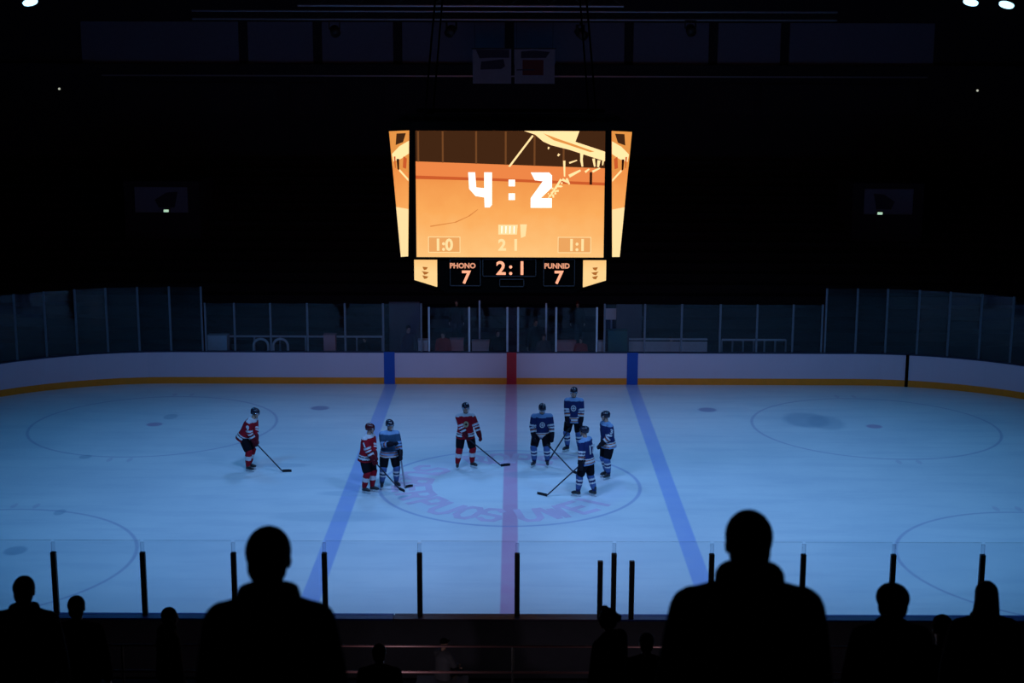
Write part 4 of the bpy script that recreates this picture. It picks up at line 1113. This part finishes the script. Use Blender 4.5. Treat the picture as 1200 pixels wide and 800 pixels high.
def stand_at(px, py, d, k_h=None):
    """spot on the near terrace under the head top seen at (px, py); returns the place and the figure's scale"""
    y0, tz = tread(d); y = y0 + TR*0.55
    q = at(px, py, y)
    return Vector((q.x, y, tz)), q.z - tz
G = 'spectators standing in the near stand'
def std(**k): return Rig(**k)
H0 = 1.775      # head top of the unscaled standing figure with hair
away = PI
def near_person(label, px, py, d, rz=PI, lean=0.03, head=(0, 0), feet=None, hands=None, seated=False, shoulder=0.19, group=G, **k):
    loc, hgt = stand_at(px, py, d)
    if seated:
        r = Rig(hip=0.50, hipy=0.12, lean=lean, feet={-1: (-0.12, -0.30, -0.1), 1: (0.12, -0.30, 0.1)}, hands={-1: Vector((-0.13, -0.24, 0.62)), 1: Vector((0.13, -0.24, 0.62))}, head=head, shoulder=shoulder)
        S = hgt/(H0-0.43)
    else:
        r = Rig(lean=lean, head=head, feet=feet, hands=hands, shoulder=shoulder); S = hgt/H0
    t = spectator(label, loc, rz, S, r, group=group, **k)
    if seated:
        b = empty('bench', loc + Rz(rz) @ Vector((0, 0.14*S, 0))); tag(b, 'plain bench under ' + label.replace('person', 'the seated person', 1)[:60].rsplit(' ', 1)[0], 'bench')
        hs = 0.34*S
        bm = bmesh.new(); box(bm, -0.45, 0.45, -0.17, 0.17, hs-0.05, hs, bev=0.01); link('seat', bm, M['coat_grey'], b)
        for sx in (-0.36, 0.36):
            bm = bmesh.new(); box(bm, sx-0.03, sx+0.03, -0.14, 0.14, 0, hs-0.05); link('leg', bm, M['black'], b)
    return t
near_person('large dark silhouette of a person with a stand-up collar, left in the foreground', 312, 617, 5.5, hood='collar', vox=0.009, bulk=0.96, shoulder=0.178, head=(-0.12, 0))
near_person('largest dark silhouette of a person with a bunched hood, right in the foreground', 880, 598, 5.4, hood='hood', vox=0.009, bulk=1.08, shoulder=0.200, head=(0.05, 0))
near_person('dark silhouette of a person with a turned-up collar at the far left edge', 26, 675, 10.4, hood='collar', bulk=1.05)
near_person('dark silhouette of a person standing second from the left edge', 88, 698, 12.3, head=(0.05, 0), bulk=1.05)
near_person('smaller person in dark coat in profile, standing third from the left edge', 195, 711, 14.4, rz=PI-1.0, head=(-0.3, 0.1), coat='coat_brown', hood='scarf')
near_person('dark silhouette of a person with bushy hair, standing right of the largest silhouette', 1048, 684, 8.0, bulk=1.05, hood='scarf', hat='bushy', head=(-0.1, 0))
near_person('low dark silhouette of a person in a reddish beanie near the right edge', 1102, 717, 12.8, hat='beanie', seated=True, group='spectators seated in the near stand')
near_person('dark silhouette of a person with long hair standing at the right edge', 1158, 681, 9.8, long_hair=True, head=(-0.15, 0), hood='scarf')
near_person('dark silhouette of a person with a hair bun in front of the glass gate posts', 716, 712, 12.2, hat='bun', rz=PI+0.9, head=(0.2, 0.05))
near_person('low dark silhouette of a person just left of the largest silhouette', 757, 737, 14.4, seated=True, group='spectators seated in the near stand')
near_person('barely visible dark head of a seated person right of the collared silhouette', 445, 750, 13.6, seated=True, group='spectators seated in the near stand')
near_person('small person with pale glints on the hat seated behind the guard rail', 523, 746, 23.3, hat='cap', seated=True, coat='coat_grey', group='spectators seated in the near stand', rz=PI-0.7)

# guard rail of the front row
yr = 22.0
z1, z2 = at(600, 757, yr).z, at(600, 787.5, yr).z
gz = tread(yr+0.05)[1]
gr = empty('guard_rail', (0, yr, gz)); tag(gr, 'long reddish metal guard rail along the front of the near stand', 'guard rail')
for z in (z1, z2):
    bm = bmesh.new(); tube(bm, [(-9, 0, z-gz), (9, 0, z-gz)], 0.022, 8); link('rail', bm, M['rail'], gr, smooth=True)
for x in [-8.4+2.1*i for i in range(9)]:
    bm = bmesh.new(); tube(bm, [(x, 0, 0), (x, 0, z1-gz)], 0.022, 8); link('post', bm, M['black'], gr, smooth=True)

# ---- penalty box, officials and boxes behind the far boards
G2 = 'people behind the far boards'
def far_person(label, px, py, y, z, rz=0, seat=False, **k):
    q = at(px, py, y); loc = Vector((q.x, y, z)); S = (q.z-z)/H0
    sc_ = min(max(S, 0.8), 1.12)
    r = Rig(lean=k.pop('lean', 0.08), head=k.pop('head', (0, 0.1)))
    return spectator(label, loc, rz, S, r, vox=0.018, group=G2, detail=True, **k)
far_person('person in a dark jacket behind the far boards just right of the left blue stripe', 478, 380, 53.4, 0.0, coat='coat_grey', rz=0.3)
far_person('person in a reddish jacket behind the far boards, second right of the left blue stripe', 519.5, 387, 53.3, 0.0, coat='coat_red', rz=-0.2)
far_person('person in dark clothes behind the far boards just left of the red stripe', 583, 385, 53.3, 0.0, coat='coat', rz=0.2)
far_person('person in a patterned grey jacket behind the far boards, first right of the red stripe', 637, 390, 53.3, 0.0, coat='coat_grey', rz=0.1)
far_person('person in a reddish jacket behind the far boards, second right of the red stripe', 681, 394, 53.3, 0.0, coat='coat_red', rz=-0.3)
far_person('low dark figure behind the far boards right of the right blue stripe', 786, 393, 54.1, 0.0, coat='coat', rz=0.4)
far_person('person in a dark coat standing in the stand above the left reddish jacket', 535, 350, 55.5, 0.9, coat='coat')
far_person('person in a dark coat standing in the stand directly behind the red stripe', 627, 372, 54.4, 0.0, coat='coat', rz=0.3)
far_person('person in a dark coat standing in the stand above the right reddish jacket', 677, 352, 55.5, 0.9, coat='coat', hat='beanie')
far_person('person in dark clothes behind the far boards near the left end of the low glass', 428, 394, 54.1, 0.0, coat='coat', rz=-0.4)

def crate(name, label, px0, px1, py0, m, y=52.75, dep=0.4, cat='box', group='boxes behind the far boards'):
    x0, x1 = at(px0, 400, y).x, at(px1, 400, y).x; zt_ = at(600, py0, y).z
    t = empty(name, ((x0+x1)/2, y+dep/2, 0)); tag(t, label, cat, group); w = (x1-x0)/2
    bm = bmesh.new(); box(bm, -w, w, -dep/2, dep/2, 0, zt_-0.04, bev=0.015); link('body', bm, M[m], t)
    bm = bmesh.new(); box(bm, -w-0.015, w+0.015, -dep/2-0.015, dep/2+0.015, zt_-0.04, zt_, bev=0.01); link('lid', bm, M[m], t)
    return t
crate('storage_box', 'pale box behind the far boards at the left end of the low glass', 243, 266, 394, 'box_white')
crate('storage_box', 'pinkish box behind the low glass left of the left blue stripe', 379, 393, 393, 'box_pink')
crate('storage_box', 'pale blue box behind the far boards beside the bright posts left of centre', 490, 501, 399, 'box_white')
crate('storage_box', 'pale pinkish box behind the far boards right of the first reddish jacket', 527, 543, 398, 'box_pink', y=53.6)
crate('storage_box', 'wide grey box behind the far boards left of the red stripe', 553, 577, 400, 'box_white', y=53.7)
crate('storage_box', 'wide pinkish box behind the far boards between the two figures right of the red stripe', 652, 675, 400, 'box_pink', y=53.7)
crate('storage_box', 'pale blue box behind the far boards beside the bright posts right of centre', 701, 709, 400, 'box_white')
crate('covered_crate', 'dark green covered crate behind the far boards left of the right blue stripe', 713, 735, 387, 'tarp', cat='crate', group=None)
def bench_wall(label, px0, px1, py0, m, y=53.25):
    x0, x1 = at(px0, 400, y).x, at(px1, 400, y).x; zt_ = at(600, py0, y).z
    t = empty('team_bench', ((x0+x1)/2, y, 0)); tag(t, label, 'bench', 'team benches behind the far boards'); w = (x1-x0)/2
    if m:
        bm = bmesh.new(); box(bm, -w, w, 0, 0.06, 0, zt_-0.12, bev=0.01); link('back_panel', bm, M[m], t)
    else:
        n = 6
        for i in range(n+1):
            x = -w+2*w*i/n; bm = bmesh.new(); box(bm, x-0.03, x+0.03, 0, 0.06, 0, zt_-0.03); link('post', bm, M['steel'], t)
    bm = bmesh.new(); box(bm, -w, w, -0.03, 0.09, zt_-0.06, zt_, bev=0.01); link('top_rail', bm, M['box_white'], t)
    bm = bmesh.new(); box(bm, -w, w, 0.06, 0.42, 0.40, 0.46, bev=0.01); link('seat', bm, M['steel'], t)
    for x in (-w*.9, 0, w*.9):
        bm = bmesh.new(); box(bm, x-0.03, x+0.03, 0.12, 0.36, 0, 0.40); link('leg', bm, M['black'], t)
bench_wall('pale panelled bench behind the low glass just right of the right blue stripe', 737, 829, 396, 'box_white')
bench_wall('bench with a thin pale rail behind the low glass at the left', 268, 448, 394, None)
bench_wall('bench with a thin pale rail behind the low glass at the right', 846, 921, 396.5, None)
# arched pale hoops leaning behind the left low glass, pale notice by the green crate
for px, lb in ((306, 'left pale arched frame leaning on the bench behind the low glass'), (329, 'right pale arched frame leaning on the bench behind the low glass')):
    q = at(px, 412, 52.72); w = 0.27; q2 = at(px, 397, 52.72).z
    t = empty('training_arch', (q.x, 52.72, 0)); tag(t, lb, 'arch', 'arched frames behind the glass')
    bm = bmesh.new(); tube(bm, [(-w, 0, 0)] + [(-w*math.cos(a), 0, q2-0.25+0.25*math.sin(a)) for a in [PI*i/10 for i in range(11)]] + [(w, 0, 0)], 0.045, 10); link('hoop', bm, M['box_white'], t, smooth=True)
    bm = bmesh.new(); tube(bm, [(-w, 0, 0.5), (w, 0, 0.5)], 0.025, 8); link('crossbar', bm, M['box_white'], t, smooth=True)
y = 54.85; x0, x1 = at(709.5, 367, y).x, at(724, 367, y).x; z0, z1 = at(600, 374, y).z, at(600, 361, y).z
t = empty('notice_board', ((x0+x1)/2, y, 0)); tag(t, 'pale square notice board on a post above the green covered crate', 'notice board'); w = (x1-x0)/2
bm = bmesh.new(); box(bm, -w, w, -0.02, 0.02, z0, z1, bev=0.008); link('board', bm, M['paper'], t)
bm = bmesh.new(); box(bm, -0.03, 0.03, 0.02, 0.07, 0, z1-0.1); link('post', bm, M['steel'], t)
# pale partition behind the penalty box
for px0, px1, py0, k in ((456, 492, 354, 1), (722, 752, 356, 2)):
    y = 54.6; x0, x1 = at(px0, 380, y).x, at(px1, 380, y).x
    bm = bmesh.new(); box(bm, x0, x1, y, y+0.06, 0, at(600, py0, y).z, bev=0.02); tag(link('wall_partition_%d' % k, bm, M['partition']), kind='structure')
